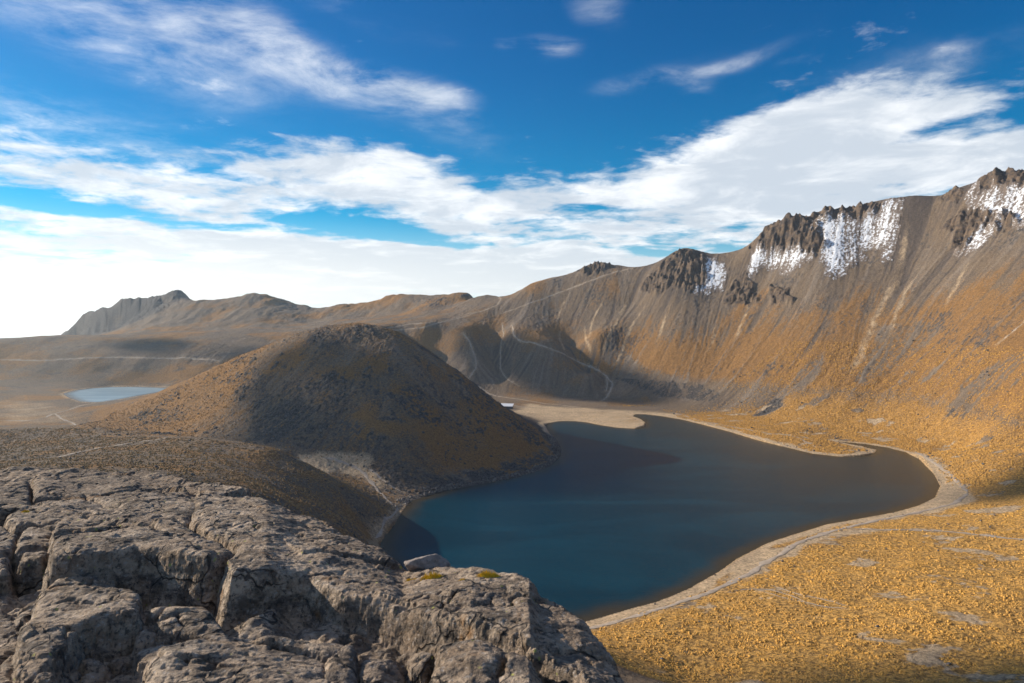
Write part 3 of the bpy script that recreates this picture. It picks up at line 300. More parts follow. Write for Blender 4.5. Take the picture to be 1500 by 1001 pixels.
def region(polys,x,y,soft,warp=0.):
    r=np.zeros_like(x)
    for p in polys:
        q=np.array(p);m=soft+warp+2
        i=np.nonzero((x>q[:,0].min()-m)&(x<q[:,0].max()+m)&(y>q[:,1].min()-m)&(y<q[:,1].max()+m))
        if not len(i[0]):continue
        xx,yy=x[i],y[i]
        if warp:
            xx=xx+warp*fbm(xx/(warp*3)+7,yy/(warp*3),3,31);yy=yy+warp*fbm(x[i]/(warp*3),y[i]/(warp*3)-5,3,37)
        d=polydist(xx,yy,p);r[i]=np.maximum(r[i],1-sst(-soft*.5,soft,d))
    return r
def halo(x,y):
    r=np.zeros_like(x)
    for w,p in PATHS:
        chute=w<0;w=abs(w)
        q=np.array(p);m=w*2+6
        i=np.nonzero((x>q[:,0].min()-m)&(x<q[:,0].max()+m)&(y>q[:,1].min()-m)&(y<q[:,1].max()+m))
        if len(i[0]):
            xx,yy=x[i],y[i];d=polydist(xx,yy,p,False)+2.5*fbm(xx/9,yy/9,2,33);r[i]=np.maximum(r[i],(.66+.16*np.clip(fbm(xx/11,yy/11,2,34)*3,-1,1) if chute else .50)*(1-sst(w*.1,w*(1.1 if chute else 1.6)+2,d))*(np.clip(.25+1.1*np.minimum(1,np.minimum(np.hypot(xx-q[0,0],yy-q[0,1]),np.hypot(xx-q[-1,0],yy-q[-1,1]))/45),0,1) if chute else 1))
    return r
def relief(x,y):
    """height and cover of the ground at x,y"""
    x=np.asarray(x,np.float32);y=np.asarray(y,np.float32)
    z=cub(BZ,BX0,BY0,BH,x,y)
    rr=np.hypot(x,y-800);t=sst(2700,6000,rr);z=z*(1-t)-900*t
    sdv=sdist(x,y);ld=ldist(x,y)
    a,b,steep=streak(x,y)
    near=np.hypot(x,y)
    amp=np.clip((z-4)/60,0,1)*np.clip(sdv/60,0,1)
    n_big=fbm(x/170,y/170,4,1);n_mid=fbm(x/34,y/34,4,2);n_fin=fbm(x/7.5,y/7.5,3,3)
    far=sst(1750,2300,y)
    dome=region([DOME],x,y,25.);domew=region([DOME],x,y,150.);
    crag=region(CRAG,x,y,9.,7.);rock=region(ROCK,x,y,10.,10.);scree=region(SCREE,x,y,12.,12.)
    wallm=sst(120,330,x+(y-900)*.25)*sst(20,70,z)
    z=z+amp*(n_big*5*(1-domew)*(1+far*2.5)+n_mid*1.6*(1+far*2))+(n_fin*.5+.45*fbm(x/4.2,y/4.2,2,9,ridge=True))*np.clip(sdv/25,0,1)*(.5+1.1*steep)*sst(1,30,near)
    z=z+steep*amp*(b*.6+a*.3+.9*fbm(x/12,y/12,3,14,ridge=True))*(1-domew*.7)*(1-.5*(x<150))
    # ribs and ravines of the far grey mountain and far rims
    rd=fbm((x*.8+y*.6)/70,(y*.8-x*.6)/260,4,11,ridge=True,gain=.6);gm=sst(40,-100,x+1090+.3*(y-2290))*sst(2180,2320,y)*(x>-2700)
    z=z+far*(y<3600)*(sst(150,215,z)*rd*1.5*(x<-250)+gm*(rd*12+3*fbm(x/16,y/16,3,12,ridge=True)*sst(150,210,z)))
    # crags: broken rock ribs
    rib=fbm(x/13,y/13,4,21,ridge=True,gain=.6);rib2=fbm(x/30,y/30,3,22,ridge=True)
    z=z+crag*((rib*.5+.1)*8+(rib2)*10+14*fbm(x/19,y/19,3,24)+a*2.+b*2-3)
    rk=fbm(x/9,y/9,3,23,ridge=True,gain=.6)
    dr=np.clip(rock*(.6+.8*n_mid)+0*x,0,1)
    z=z+dr*np.maximum(rk,0)*2.4
    # scattered outcrops over the dome
    oc=dome*sst(.20,.50,fbm(x/22,y/22,4,41)+.12*fbm(x/120,y/120,2,42))*sst(12,30,z)*(1-sst(-330,-520,x)*.7)
    z=z+oc*np.maximum(fbm(x/6,y/6,3,43,ridge=True),0)*1.6
    fl=sst(20,90,x)*(1-sst(1080,1210,y+50*n_big))*(1-sst(60,140,z))
    z=z+fl*(sst(30,110,sdv)*3.2*fbm(x/62,y/48,3,15)+sst(12,50,sdv)*.8*fbm(x/16,y/16,3,16))
    # hollows for the two lakes, level beaches
    z=np.where(sdv>0,np.maximum(z,.12+.035*np.minimum(sdv,70)),np.minimum(z,-.12+.12*np.maximum(sdv,-80)))
    z=np.where(ld<0,20-.1+.08*np.maximum(ld,-60),np.where(ld<60,np.maximum(z,20.1+.02*ld),z))
    # covers
    spc=fbm(x/4.5,y/4.5,3,61);bare=sst(.18,.42,fbm(x/38,y/24,4,91)+.25*spc)
    south=(y<900+0*x)
    sand=np.maximum(region(SAND[:1],x,y,26.,10.)*(.78+.5*n_mid),region(SAND[1:2],x,y,50.,30.)*(.42+.3*n_mid));sand=np.maximum(sand,region(SAND[2:],x,y,9.,8.))
    sand=np.maximum(sand,halo(x,y)*(.75+.5*n_fin))
    edge=1-sst(5+4*n_mid,15+16*n_mid,sdv+3*spc)
    east=sst(-20,60,x+ (y<430)*200)
    sand=np.maximum(sand,edge*np.where(x>0,1,.55)*np.where((x<90)&(y>560)&(y<880),.15,1))
    sand=np.maximum(sand,.80*bare*fl*(1-sst(14,30,z))*sst(8,25,sdv));sand=sand*(.55+.45*sst(.5,2.5,sdv));sand=np.maximum(sand,(1-sst(2,11,ld+8*n_mid))*(ld>0)*.5)
    hg=150+90*n_big+26*b+26*a+30*n_mid+sst(350,900,x)*40-sst(500,150,x)*70
    grass=wallm*sst(100,-70,z-hg)*(1-.5*sst(.2,1.4,b*.6+a*.7+.5*n_fin))
    gold=region(GOLDGRASS,x,y,25.,15.);pass
    low_e=sst(60,140,x)*(1-wallm)*(1-sst(1060,1220,y+60*n_big+30*n_mid))
    grass=np.maximum(grass,low_e*(.8+.3*n_mid))
    dlit=sst(-.15,.35,fbm(x/55,y/55,4,51)+.25*sst(-330,-480,x)+.12*sst(-60,20,x)-.05)
    grass=np.maximum(grass,dome*(.62-.24*sst(-400,-300,x)*(1-sst(-110,-20,x)*(z<60)))+dome*.34*dlit)  # grassier colour painted on the dome's sunlit shoulder, duller on its shaded front
    nearh=(y<760)&(x<-40)&(dome<.5)
    grass=np.maximum(grass,nearh*(.40+.8*fbm(x/28,y/28,4,52)))
    lw=(x<-150)&(y>760)&(dome<.5)&(y<2600)
    grass=np.maximum(grass,(1-gm)*lw*(.34+1.1*fbm(x/150,y/110,4,53)))
    mid=(x>-320)&(x<260)&(y>1230)&(y<2600)
    grass=np.maximum(grass,mid*(.36+.8*fbm(x/110,y/110,4,54)-.1*(z<90)))
    grass=np.maximum(grass,gold)*(1-.75*bare*fl)
    scree=scree*np.clip(.62+.35*a+.3*b+1.1*spc,0,1);dark=np.maximum(np.clip(dr*1.1,0,1)*sst(-.15,.35,spc+.35*rk)*.95,scree*np.where(wallm>.3,.40,.85+.3*spc));dark=np.maximum(dark,oc*(.4+.5*fbm(x/6,y/6,3,43,ridge=True)+.2))
    dark=np.maximum(dark,dome*sst(.02,.45,spc+.5*fbm(x/60,y/60,3,62)-.10)*.85)
    dark=np.maximum(dark,nearh*sst(.05,.45,spc+.5*fbm(x/40,y/40,3,63))*.8)
    dark=np.maximum(dark,wallm*sst(.12,.5,spc*.8+fbm(x/90,y/90,3,64)+.12*a)*.6)
    dark=np.maximum(dark,lw*(y<1900)*sst(.05,.5,fbm(x/70,y/30,4,66)+.2*spc)*.55);dark=np.maximum(dark,gm*(.60+.5*rd));dark=np.maximum(dark,(edge>.3)*(x<95)*(y>560)*(y<880)*.8)  # plateau patches paint scrub and shade; far mountain's shade painted as dark cover
    grass=grass*(1-.9*np.clip(scree,0,1))
    snowp=region(SNOW,x,y,24.,15.)
    stv=.5+.22*a+.20*b
    stv=np.where(steep>.02,.5+(stv-.5)*steep,.5)+far*rd*.25
    cover=np.stack([np.clip(grass,0,1),np.clip(dark,0,1),np.clip(sand,0,1)],-1).astype(np.float32)
    tint=np.stack([np.clip(crag,0,1),np.clip(stv,0,1),np.clip(np.maximum(gold,sst(100,-30,z)*low_e*.75),0,1)],-1).astype(np.float32)
    return z.astype(np.float32),cover,tint,dict(sd=sdv,ld=ld,dome=dome,wall=wallm,sand=sand,snow=snowp,crag=crag,a=a,b=b,spc=spc,bare=bare,dark=dark,nearh=nearh)
def hz(x,y):
    return relief(np.atleast_1d(np.array(x,np.float32)),np.atleast_1d(np.array(y,np.float32)))[0]
# ------------------------------------------------------------------ one continuous ground sheet, finer where it is closer or steeper
az=np.concatenate([np.radians(np.linspace(-180,-42,90,endpoint=False)),np.radians(np.linspace(-42,40,1240)),np.radians(np.linspace(40,180,90))[1:]])
def rings(a,b,q):
    n=int(math.log(b/a)/q);return list(a*np.exp(np.arange(n)*math.log(b/a)/n))
rr=np.array([3.]+rings(8,230,.02)+rings(230,520,.0042)+rings(520,1150,.0028)+rings(1150,1850,.0019)+rings(1850,2700,.003)+rings(2700,6000,.02)+rings(6000,12000,.12)+[12000.])
A,RR=np.meshgrid(az,rr);GX=(np.sin(A)*RR).astype(np.float32);GY=(np.cos(A)*RR).astype(np.float32)
GZ,CV,TN,MK=relief(GX,GY)
print('ground',GX.shape)
nr,na=GX.shape
Pv=np.stack([GX,GY,GZ],-1)
du=np.gradient(Pv,axis=1);dv=np.gradient(Pv,axis=0);NR=np.cross(du,dv);NR/=np.linalg.norm(NR,axis=-1,keepdims=True)+1e-12
NR*=np.where(NR[...,2:3]<0,-1,1)
vid=np.arange(nr*na).reshape(nr,na)
Fq=np.stack([vid[:-1,:-1],vid[:-1,1:],vid[1:,1:],vid[1:,:-1]],-1).reshape(-1,4)
Vf=Pv.reshape(-1,3);Nf=NR.reshape(-1,3).astype(np.float32);Cf=CV.reshape(-1,3);Tf=TN.reshape(-1,3)
def fc(a):return a.reshape(-1)[Fq[:,0]]
fx,fy,fz=fc(GX),fc(GY),fc(GZ)
lab=np.zeros(len(Fq),np.int8)                                   # 0 ground
lab[(fc(MK['wall'])>.35)&(fx>150)]=1                            # snowy crater rim
lab[(fx<=150)&(fy>1330)&(fz>14)&(fy<2150)&(fx>-420)]=2          # brown inner slope
lab[(fy>1920)&(fx<160)&(fz>-300)&(fy<3400)]=3                   # far rim
lab[(fy>2000)&(fx<-900-0.35*(fy-2290))&(fx>-2600)&(fy<3200)]=4  # grey mountain
lab[(fc(MK['dome'])>.5)]=5
lab[(fc(MK['nearh'])>.5)&(fx>-700)&(fy>180)&(fc(MK['dome'])<=.5)&(fz>22+0*fx)]=6
lab[(fc(MK['sand'])>.5)&(fc(MK['sd'])<70)&(lab==0)]=7
NM=['ground','mountain_ridge','mountain_slope','distant_ridge','distant_mountain','hill','hill','beach']
def emit(name,sel,dz=0,mt=GM,attrs=True,raise_=None):
    f=Fq[sel];u,inv=np.unique(f,return_inverse=True);v=Vf[u].copy()
    if raise_ is not None:v+=Nf[u]*raise_.reshape(-1)[u][:,None]
    return mesh_obj(name,v,inv.reshape(-1,4),mt,True,None,{'cover':Cf[u],'tint':Tf[u]} if attrs else None,Nf[u])
for k,nm in enumerate(NM):
    if (lab==k).any():tag(emit(nm,lab==k),kind='structure')
# ------------------------------------------------------------------ snow lying on the crest
def snow_material():
    m,g=mat('snow');P=coords(g);a=g.n('ShaderNodeAttribute',attribute_name='cover');s=g.n('ShaderNodeSeparateXYZ');g.nt.links.new(a.outputs['Color'],s.inputs[0])
    n=g.noise(P,.24,8,.82);n2=g.noise(P,.9,4,.7)
    c=g.mix(g.ss(n2,.3,.7),(.80,.83,.88),(.70,.74,.80))
    k=g.m('ADD',s.outputs[0],g.m('MULTIPLY',g.m('SUBTRACT',n,.5),4.2))
    c=g.mix(g.ss(k,.56,.68),g.mix(n2,(.20,.15,.11),(.10,.08,.07)),c)
    finish(g,c,.7,n,.8,.3);return m
sn=MK['snow']*(1-.6*MK['crag'])*(.68+.14*MK['b']+.22*MK['a']+.8*MK['spc'])
sn=np.clip(sn,0,1.2)
sel=(sn.reshape(-1)[Fq].max(1)>.30)
Csave=Cf;Cf=np.stack([sn.reshape(-1)]*3,-1).astype(np.float32)
if sel.any():tag(emit('snow',sel,mt=snow_material(),raise_=.25+.25*np.clip(sn,0,1)),kind='stuff',label='wind-blown snow lying between the crags of the highest crest')
Cf=Csave
# ------------------------------------------------------------------ lakes
def water_material(name,deep,pale,shallow,rough,wave):
    m,g=mat(name);P=coords(g)
    a=g.n('ShaderNodeAttribute',attribute_name='cover');s=g.n('ShaderNodeSeparateXYZ');g.nt.links.new(a.outputs['Color'],s.inputs[0])
    mp=g.n('ShaderNodeMapping');g.nt.links.new(P,mp.inputs[0]);mp.inputs['Rotation'].default_value=(0,0,rad(20));mp.inputs['Scale'].default_value=(.006,.016,1)
    w=g.noise(mp.outputs[0],1.,5,.6,.6)
    c=g.mix(g.ss(w,.40,.66),deep,pale)
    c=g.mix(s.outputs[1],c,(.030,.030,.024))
    c=g.mix(s.outputs[0],c,shallow)
    mq=g.n('ShaderNodeMapping');g.nt.links.new(P,mq.inputs[0]);mq.inputs['Scale'].default_value=(.7,1.5,1)
    r=g.m('ADD',g.noise(mq.outputs[0],.5,3,.6),g.m('MULTIPLY',g.noise(mq.outputs[0],1.7,2,.5),.4))
    p=finish(g,c,rough,r,wave,.16);p.inputs['IOR'].default_value=1.33
    return m
def lake(name,poly,z,D,m,x0,x1,y0,y1,h,grow):
    X,Y=np.meshgrid(np.arange(x0,x1,h),np.arange(y0,y1,h));X=X.astype(np.float32);Y=Y.astype(np.float32);d=D(X,Y)
    ny,nx=X.shape;v=np.arange(nx*ny).reshape(ny,nx);F=np.stack([v[:-1,:-1],v[:-1,1:],v[1:,1:],v[1:,:-1]],-1).reshape(-1,4)
    F=F[d.reshape(-1)[F].min(1)<grow];u,inv=np.unique(F,return_inverse=True)
    V=np.stack([X,Y,np.full_like(X,z)],-1).reshape(-1,3)[u]
    dd=d.reshape(-1)[u];sh=1-sst(0,16,-dd+5*fbm(V[:,0]/18,V[:,1]/18,3,70))
    east=.5*sst(170,380,V[:,0]+(V[:,1]-600)*.12)*sst(480,640,V[:,1])+.4*(1-sst(3,22,-dd))*(V[:,0]<60)  # crater wall's reflection painted in brown over the east end; west shore darker
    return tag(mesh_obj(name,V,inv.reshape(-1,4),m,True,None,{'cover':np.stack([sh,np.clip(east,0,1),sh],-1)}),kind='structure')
lake('lake',SHORE,0.,sdist,water_material('lake_water',(.0014,.026,.042),(.0028,.040,.062),(.055,.040,.018),.17,.35),-240,520,300,1240,5.,9)
lake('lake',LUNA,20.,ldist,water_material('small_lake_water',(.26,.39,.47),(.34,.48,.56),(.2,.2,.18),.2,.05),-1030,-380,1050,1520,6.,8)
# ------------------------------------------------------------------ worn tracks and pale chutes
def path_material():
    m,g=mat('track');P=coords(g);n=g.noise(P,.25,5,.6)
    finish(g,g.mix(g.ss(n,.3,.7),(.42,.345,.27),(.29,.24,.195)),.95,n,.4,.1);return m
PM=path_material()
def ribbon(w,pts,seed):
    p=np.array(pts,np.float32);s=np.r_[0,np.cumsum(np.hypot(*(p[1:]-p[:-1]).T))]
    n=max(6,int(s[-1]/3.));t=np.linspace(0,s[-1],n);x=np.interp(t,s,p[:,0]);y=np.interp(t,s,p[:,1])
    k=np.ones(7)/7
    if n>12:
        xs=np.convolve(x,k,'valid');ys=np.convolve(y,k,'valid');x[3:-3]=xs;y[3:-3]=ys
    x=x+1.6*fbm(t/22,t*0+seed,3,80+seed);y=y+1.6*fbm(t/22+50,t*0+seed,3,81+seed)
    dx=np.gradient(x);dy=np.gradient(y);L_=np.hypot(dx,dy)+1e-5;nx,ny=-dy/L_,dx/L_
    ww=w*.38*(.75+1.1*fbm(t/12,t*0+3,3,82+seed))*np.minimum(1,np.minimum(t+2,s[-1]-t+2)/14)
    m=5;V=[]
    for j in range(m):
        q=(j/(m-1)*2-1)*ww;V.append(np.stack([x+nx*q,y+ny*q],-1))
    V=np.stack(V,1);z=relief(V[...,0],V[...,1])[0];z[:,0]-=.15;z[:,-1]-=.15
    V=np.concatenate([V,(z+.30)[...,None]],-1).reshape(-1,3)
    v=np.arange(n*m).reshape(n,m);F=np.stack([v[:-1,:-1],v[:-1,1:],v[1:,1:],v[1:,:-1]],-1).reshape(-1,4)
    if F.shape[0]:tag(mesh_obj('path',V,F[:,::-1],PM),kind='structure')
for i,(w,pts) in enumerate(PATHS):
    if len(pts)>2 and w>0:ribbon(w,pts,i)
exec_order=['done']
# ------------------------------------------------------------------ loose stones
rng=random.Random(11);nrs=np.random.RandomState(11)
def ico(sub):
    import bmesh
    bm=bmesh.new();bmesh.ops.create_icosphere(bm,subdivisions=sub,radius=1);V=np.array([v.co[:] for v in bm.verts],np.float32);F=np.array([[v.index for v in f.verts] for f in bm.faces],np.int32);bm.free();return V,F
def stone_shape(sub,seed):
    V,F=ico(sub);r=np.random.RandomState(seed)
    for k in range(9):                                           # chop flat facets
        n=r.randn(3);n/=np.linalg.norm(n);d=V@n;c=r.uniform(.45,.8);V=V-np.maximum(d-c,0)[:,None]*n*.9
    V=V*np.array([1,r.uniform(.7,1.1),r.uniform(.55,.85)])
    V=V+.05*np.stack([fbm(V[:,0]*3+k*9,V[:,1]*3+V[:,2]*2,3,seed+k) for k in range(3)],-1)
    return V.astype(np.float32),F
def stone_material(name,a,b):
    m,g=mat(name);P=coords(g);n=g.noise(P,1.3,5,.6);finish(g,g.mix(g.ss(n,.35,.65),a,b),.95,g.noise(P,4,4,.6),.15,.1);return m
SM=stone_material('stone',(.075,.070,.068),(.17,.15,.135))
def batch(name,shape,xs,ys,sz,sink,m,label,squash=None):
    V0,F0=shape;n=len(xs);z=relief(xs,ys)[0];th=nrs.rand(n)*6.28;c,s=np.cos(th),np.sin(th)
    V=np.empty((n,len(V0),3),np.float32);a=V0[None,:,0]*sz[:,None];b=V0[None,:,1]*sz[:,None]
    V[...,0]=a*c[:,None]-b*s[:,None]+xs[:,None];V[...,1]=a*s[:,None]+b*c[:,None]+ys[:,None];V[...,2]=V0[None,:,2]*sz[:,None]*(1 if squash is None else squash[:,None])+(z+sink*sz)[:,None]
    F=(F0[None]+(np.arange(n)*len(V0))[:,None,None]).reshape(-1,F0.shape[1])
    return tag(mesh_obj(name,V.reshape(-1,3),F,m,False),kind='stuff',label=label)
def pick(n,x0,x1,y0,y1,f):
    x=nrs.uniform(x0,x1,n*12).astype(np.float32);y=nrs.uniform(y0,y1,n*12).astype(np.float32)
    z,cv,tn,mk=relief(x,y);p=f(x,y,z,cv,tn,mk);k=np.nonzero(nrs.rand(len(x))<p)[0][:n];return x[k],y[k]
# rubble over the dome, its scree and the lake edge
x,y=pick(15000,-600,80,560,960,lambda x,y,z,c,t,m:(m['dome']>.4)*(m['sd']>1)*np.clip(c[:,1]*1.1-.25,0.01,1)*.5)
batch('rubble',stone_shape(1,1),x,y,(.5+nrs.pareto(2.6,len(x))*.5).clip(.4,2.6).astype(np.float32),.25,SM,'dark rubble strewn over the front of the dome hill')
x,y=pick(2600,-110,100,540,900,lambda x,y,z,c,t,m:(m['sd']>.3)*(m['sd']<11)*.6)
batch('rubble',stone_shape(1,2),x,y,(.4+nrs.pareto(2.6,len(x))*.35).clip(.3,1.8).astype(np.float32),.2,stone_material('shore_stone',(.16,.145,.13),(.28,.25,.22)),'grey stones heaped along the foot of the dome hill')
x,y=pick(6000,150,950,600,1500,lambda x,y,z,c,t,m:(m['sd']>1)*(z<150)*np.clip(.04+c[:,1]*.9,0,1)*.4)
batch('rubble',stone_shape(1,3),x,y,(.5+nrs.pareto(2.6,len(x))*.4).clip(.4,2.4).astype(np.float32),.25,SM,'stones scattered over the lower crater slope')
x,y=pick(3500,-650,-60,300,640,lambda x,y,z,c,t,m:(m['sd']>2)*(m['dome']<.3)*np.clip(.06+c[:,1]*.9,0,1)*.4)
batch('rubble',stone_shape(1,4),x,y,(.25+nrs.pareto(2.6,len(x))*.25).clip(.2,1.5).astype(np.float32),.25,SM,'stones scattered over the low brown hill')
x,y=pick(1800,-60,520,300,1150,lambda x,y,z,c,t,m:(x>60)*(m['sd']>.5)*(m['sd']<22)*.5)
batch('rubble',stone_shape(1,5),x,y,(.18+nrs.pareto(2.4,len(x))*.16).clip(.15,.9).astype(np.float32),.25,SM,'small stones strewn along the sandy shore')
# tussock grass on the golden plain
def tussock():
    r=np.random.RandomState(3);V=[(0,0,1)];k=6
    for i in range(k):V.append((math.cos(i*6.283/k)*.75,math.sin(i*6.283/k)*.75,.62+r.uniform(-.1,.1)))
    for i in range(k):V.append((math.cos(i*6.283/k+.3)*1,math.sin(i*6.283/k+.3)*1,-.3))
    F=[]
    for i in range(k):
        j=(i+1)%k;F+=[(0,1+i,1+j),(1+i,7+i,1+j),(1+j,7+i,7+j)]
    return np.array(V,np.float32),np.array(F,np.int32)
def grass_material():
    m,g=mat('dry_grass');P=coords(g);n=g.noise(P,.35,5,.65);n2=g.noise(P,.03,4,.6);n3=g.noise(P,6,3,.6)
    c=g.mix(g.ss(n,.35,.65),(.44,.25,.065),(.76,.43,.105));c=g.mix(g.m('MULTIPLY',g.ss(n2,.45,.7),.5),c,(.36,.22,.085))
    finish(g,c,.9,n3,.1,.15);return m
x,y=pick(62000,-10,620,235,720,lambda x,y,z,c,t,m:(m['sd']>9)*np.clip(1-c[:,2]*1.6,0,1)*np.clip(c[:,0],0,1)*(t[:,2])*(np.hypot(x,y)<760)*np.clip(.40+2.4*m['spc']+1.8*fbm(x/14,y/14,2,88)-1.2*m['bare'],.02,1)*.85*np.clip(420/np.hypot(x,y),.3,1)**2)
batch('grass',tussock(),x,y,(.20+nrs.pareto(3.,len(x))*.20).clip(.18,.72).astype(np.float32),0.,grass_material(),'golden tussock grass covering the shore plain')
def bushy(name_,n,x0,x1,y0,y1,f,a,b,cols,label):
    x,y=pick(n,x0,x1,y0,y1,f);m,g=mat('scrub_grass');P=coords(g);n_=g.noise(P,.3,4,.65);finish(g,g.mix(g.ss(n_,.35,.65),*cols),.9,None,1,.1)
    batch(name_,tussock(),x,y,nrs.uniform(a,b,len(x)).astype(np.float32),0.,m,label)
bushy('grass',26000,-560,-40,300,640,lambda x,y,z,c,t,m:(m['dome']<.3)*(m['sd']>4)*(c[:,2]<.4)*np.clip(.25+1.5*m['spc']+.8*c[:,0]-.3,.02,1),.3,.75,((.20,.125,.06),(.34,.22,.10)),'brown tussocks over the low hill below the outcrop')
bushy('grass',8000,-560,75,580,960,lambda x,y,z,c,t,m:(m['dome']>.4)*np.clip(c[:,0]*1.2-c[:,1],.02,1),.35,.9,((.24,.130,.05),(.38,.21,.075)),'tussock grass over the dome hill')
bushy('grass',26000,200,900,600,1250,lambda x,y,z,c,t,m:(m['sd']>6)*(z<120)*np.clip(c[:,0]*1.3-c[:,1]-c[:,2],.0,1)*np.clip(.4+1.5*m['spc'],.05,1),.4,1.0,((.36,.20,.06),(.60,.34,.09)),'tussock grass climbing the foot of the crater wall')
# single boulders
def boulder(i,x,y,s,shape,label,cat,group,m=SM):
    V,F=shape;o=mesh_obj('boulder',V*s,F,m,False);o.location=(x,y,float(hz(x,y)[0])+s*.28);o.rotation_euler=(0,0,rng.uniform(0,6.28));return tag(o,label,cat,group)
SB=stone_material('boulder_stone',(.10,.093,.088),(.20,.178,.158))
shapes=[stone_shape(2,60+k) for k in range(5)]
bp=[bpy.data.meshes]
protos=[]
for k in range(5):
    V,F=shapes[k];protos.append((V,F))
def size(s,a,b):return 'small' if s<a else 'medium sized' if s<b else 'large'
def scatter(n,x0,x1,y0,y1,f,smin,smax,label,group):
    xs,ys=pick(n,x0,x1,y0,y1,f);zs=relief(xs,ys)[0];first=[None]*5
    for i in range(len(xs)):
        k=i%5;s=smin+(smax-smin)*rng.random()**2.5
        if first[k] is None:
            V,F=protos[k];o=mesh_obj('boulder',V,F,SB,False);first[k]=o
        else:
            o=first[k].copy();COL.objects.link(o)
        lb=label(xs[i],ys[i],s)
        o.location=(xs[i],ys[i],zs[i]+s*.25);o.scale=(s,s,s);o.rotation_euler=(rng.uniform(-.3,.3),rng.uniform(-.3,.3),rng.uniform(0,6.28));tag(o,lb,'boulder',group)
scatter(95,20,420,270,520,lambda x,y,z,c,t,m:(m['sd']>12)*(t[:,2]>.5)*.5,.35,1.1,lambda x,y,s:'%s grey boulder among golden tussocks %s'%(size(s,.45,.75),('near the beach at the bend of the shore' if y>430 else 'close to the pale trampled tracks' if y>370 and x<200 else 'in the open middle of the plain' if y>340 else 'in the shaded lower plain' if x>150 else 'beside the outcrop edge')),'boulders on the golden plain')
scatter(45,300,520,600,850,lambda x,y,z,c,t,m:(m['sd']>1)*(m['sd']<26)*.8,.6,1.8,lambda x,y,s:'%s grey boulder on the bank %s'%(size(s,.8,1.3),('where the track leaves the lake corner' if y<690 else 'beside the eastern tip of the lake' if y<760 else 'behind the narrow inlet and sand spit')),'boulders by the right lake corner')
scatter(110,-420,60,620,900,lambda x,y,z,c,t,m:(m['dome']>.5)*np.clip(c[:,1]-.3,0,1),1.6,3.6,lambda x,y,s:'%s dark boulder %s'%(size(s,1.9,2.7),('near the rounded summit of the dome hill' if y>840 and x>-320 else 'on the sunlit shoulder of the dome hill' if x<-320 else 'on the flank of the dome hill above the hut' if x>-90 and y>740 else 'low on the dome hill by the lake' if x>-120 else 'in the rocky middle of the dome hill' if y>720 else 'at the scree foot of the dome hill')),'boulders on the dome hill')
# ------------------------------------------------------------------ refuge hut at the far beach
def boxm(x0,x1,y0,y1,z0,z1):
    V=[(x,y,z) for x in (x0,x1) for y in (y0,y1) for z in (z0,z1)];F=[(0,1,3,2),(4,6,7,5),(0,4,5,1),(2,3,7,6),(0,2,6,4),(1,5,7,3)];return V,F
def join(parts):
    V=[];F=[]
    for v,f in parts:F+=[tuple(i+len(V) for i in q) for q in f];V+=v
    return V,F
def simple(name,c,r=.8):
    m,g=mat(name);P=coords(g);n=g.noise(P,1.2,3,.6);finish(g,g.mix(g.m('MULTIPLY',n,.35),c,tuple(v*.7 for v in c)),r,None,1,.3);return m
# ------------------------------------------------------------------ unseen clouds added outside the picture, sunward, to shade parts of the crater
def shade_cloud(tx,ty,tz,rx,ry,rot,label,seed,h=1500.):
    d=np.array(sd);k=(h-tz)/d[2];c=np.array([tx,ty,tz])+d*k;r=np.random.RandomState(seed);Vs=[];Fs=[];n=0
    V0,F0=ico(5 if rx>120 else 4)
    for i in range(9):
        if i==0:ox=oy=0;s=.82
        else:a=i*.785+r.uniform(-.3,.3);ox=math.cos(a)*.62;oy=math.sin(a)*.62;s=r.uniform(.28,.46)
        V=V0*np.array([rx*s,ry*s,9+12*s]);q=V0*2+i*3
        f=1+.30*fbm(q[:,0],q[:,1]+q[:,2],4,seed+i);V=V*f[:,None];V[:,0]+=ox*rx;V[:,1]+=oy*ry;V[:,2]+=r.uniform(-3,3)
        Vs.append(V);Fs.append(F0+n);n+=len(V)
    V=np.concatenate(Vs);c_,s_=math.cos(rot),math.sin(rot);V=np.stack([V[:,0]*c_-V[:,1]*s_,V[:,0]*s_+V[:,1]*c_,V[:,2]],-1)
    o=mesh_obj('shade_cloud',V,np.concatenate(Fs),CLM,True);o.location=c;tag(o,label,None,None,'structure')
def shade_cloud_mat():
    m,g=mat('shade_cloud');a=g.n('ShaderNodeBsdfDiffuse');a.inputs[0].default_value=(.9,.91,.93,1);b=g.n('ShaderNodeBsdfTranslucent');b.inputs[0].default_value=(.75,.77,.8,1)
    x=g.n('ShaderNodeMixShader');x.inputs[0].default_value=.45;g.nt.links.new(a.outputs[0],x.inputs[1]);g.nt.links.new(b.outputs[0],x.inputs[2])
    t=g.n('ShaderNodeBsdfTransparent');y=g.n('ShaderNodeMixShader');y.inputs[0].default_value=.58;g.nt.links.new(x.outputs[0],y.inputs[1]);g.nt.links.new(t.outputs[0],y.inputs[2])
    o=g.n('ShaderNodeOutputMaterial');g.nt.links.new(y.outputs[0],o.inputs[0]);return m
CLM=shade_cloud_mat()
for i,(tx,ty,tz,rx,ry,ro) in enumerate([(-165,735,50,180,105,-.15),(110,1420,60,150,120,-.35),(-60,1480,90,90,70,0),(-620,1560,110,120,45,.1),(-900,1640,120,110,40,.1),(230,245,10,230,32,.08),(450,585,15,110,38,.3)]):
    shade_cloud(tx,ty,tz,rx,ry,ro,'one of several small white clouds added out of view to shade the crater',200+i)
hut=bpy.data.objects.new('hut',None);COL.objects.link(hut);hx,hy=-9.,1178.;hut.location=(hx,hy,float(hz(hx,hy)[0])-.2);hut.rotation_euler=(0,0,rad(-14))
tag(hut,'small grey hut with a pale metal roof beside the track above the sandy beach','hut')
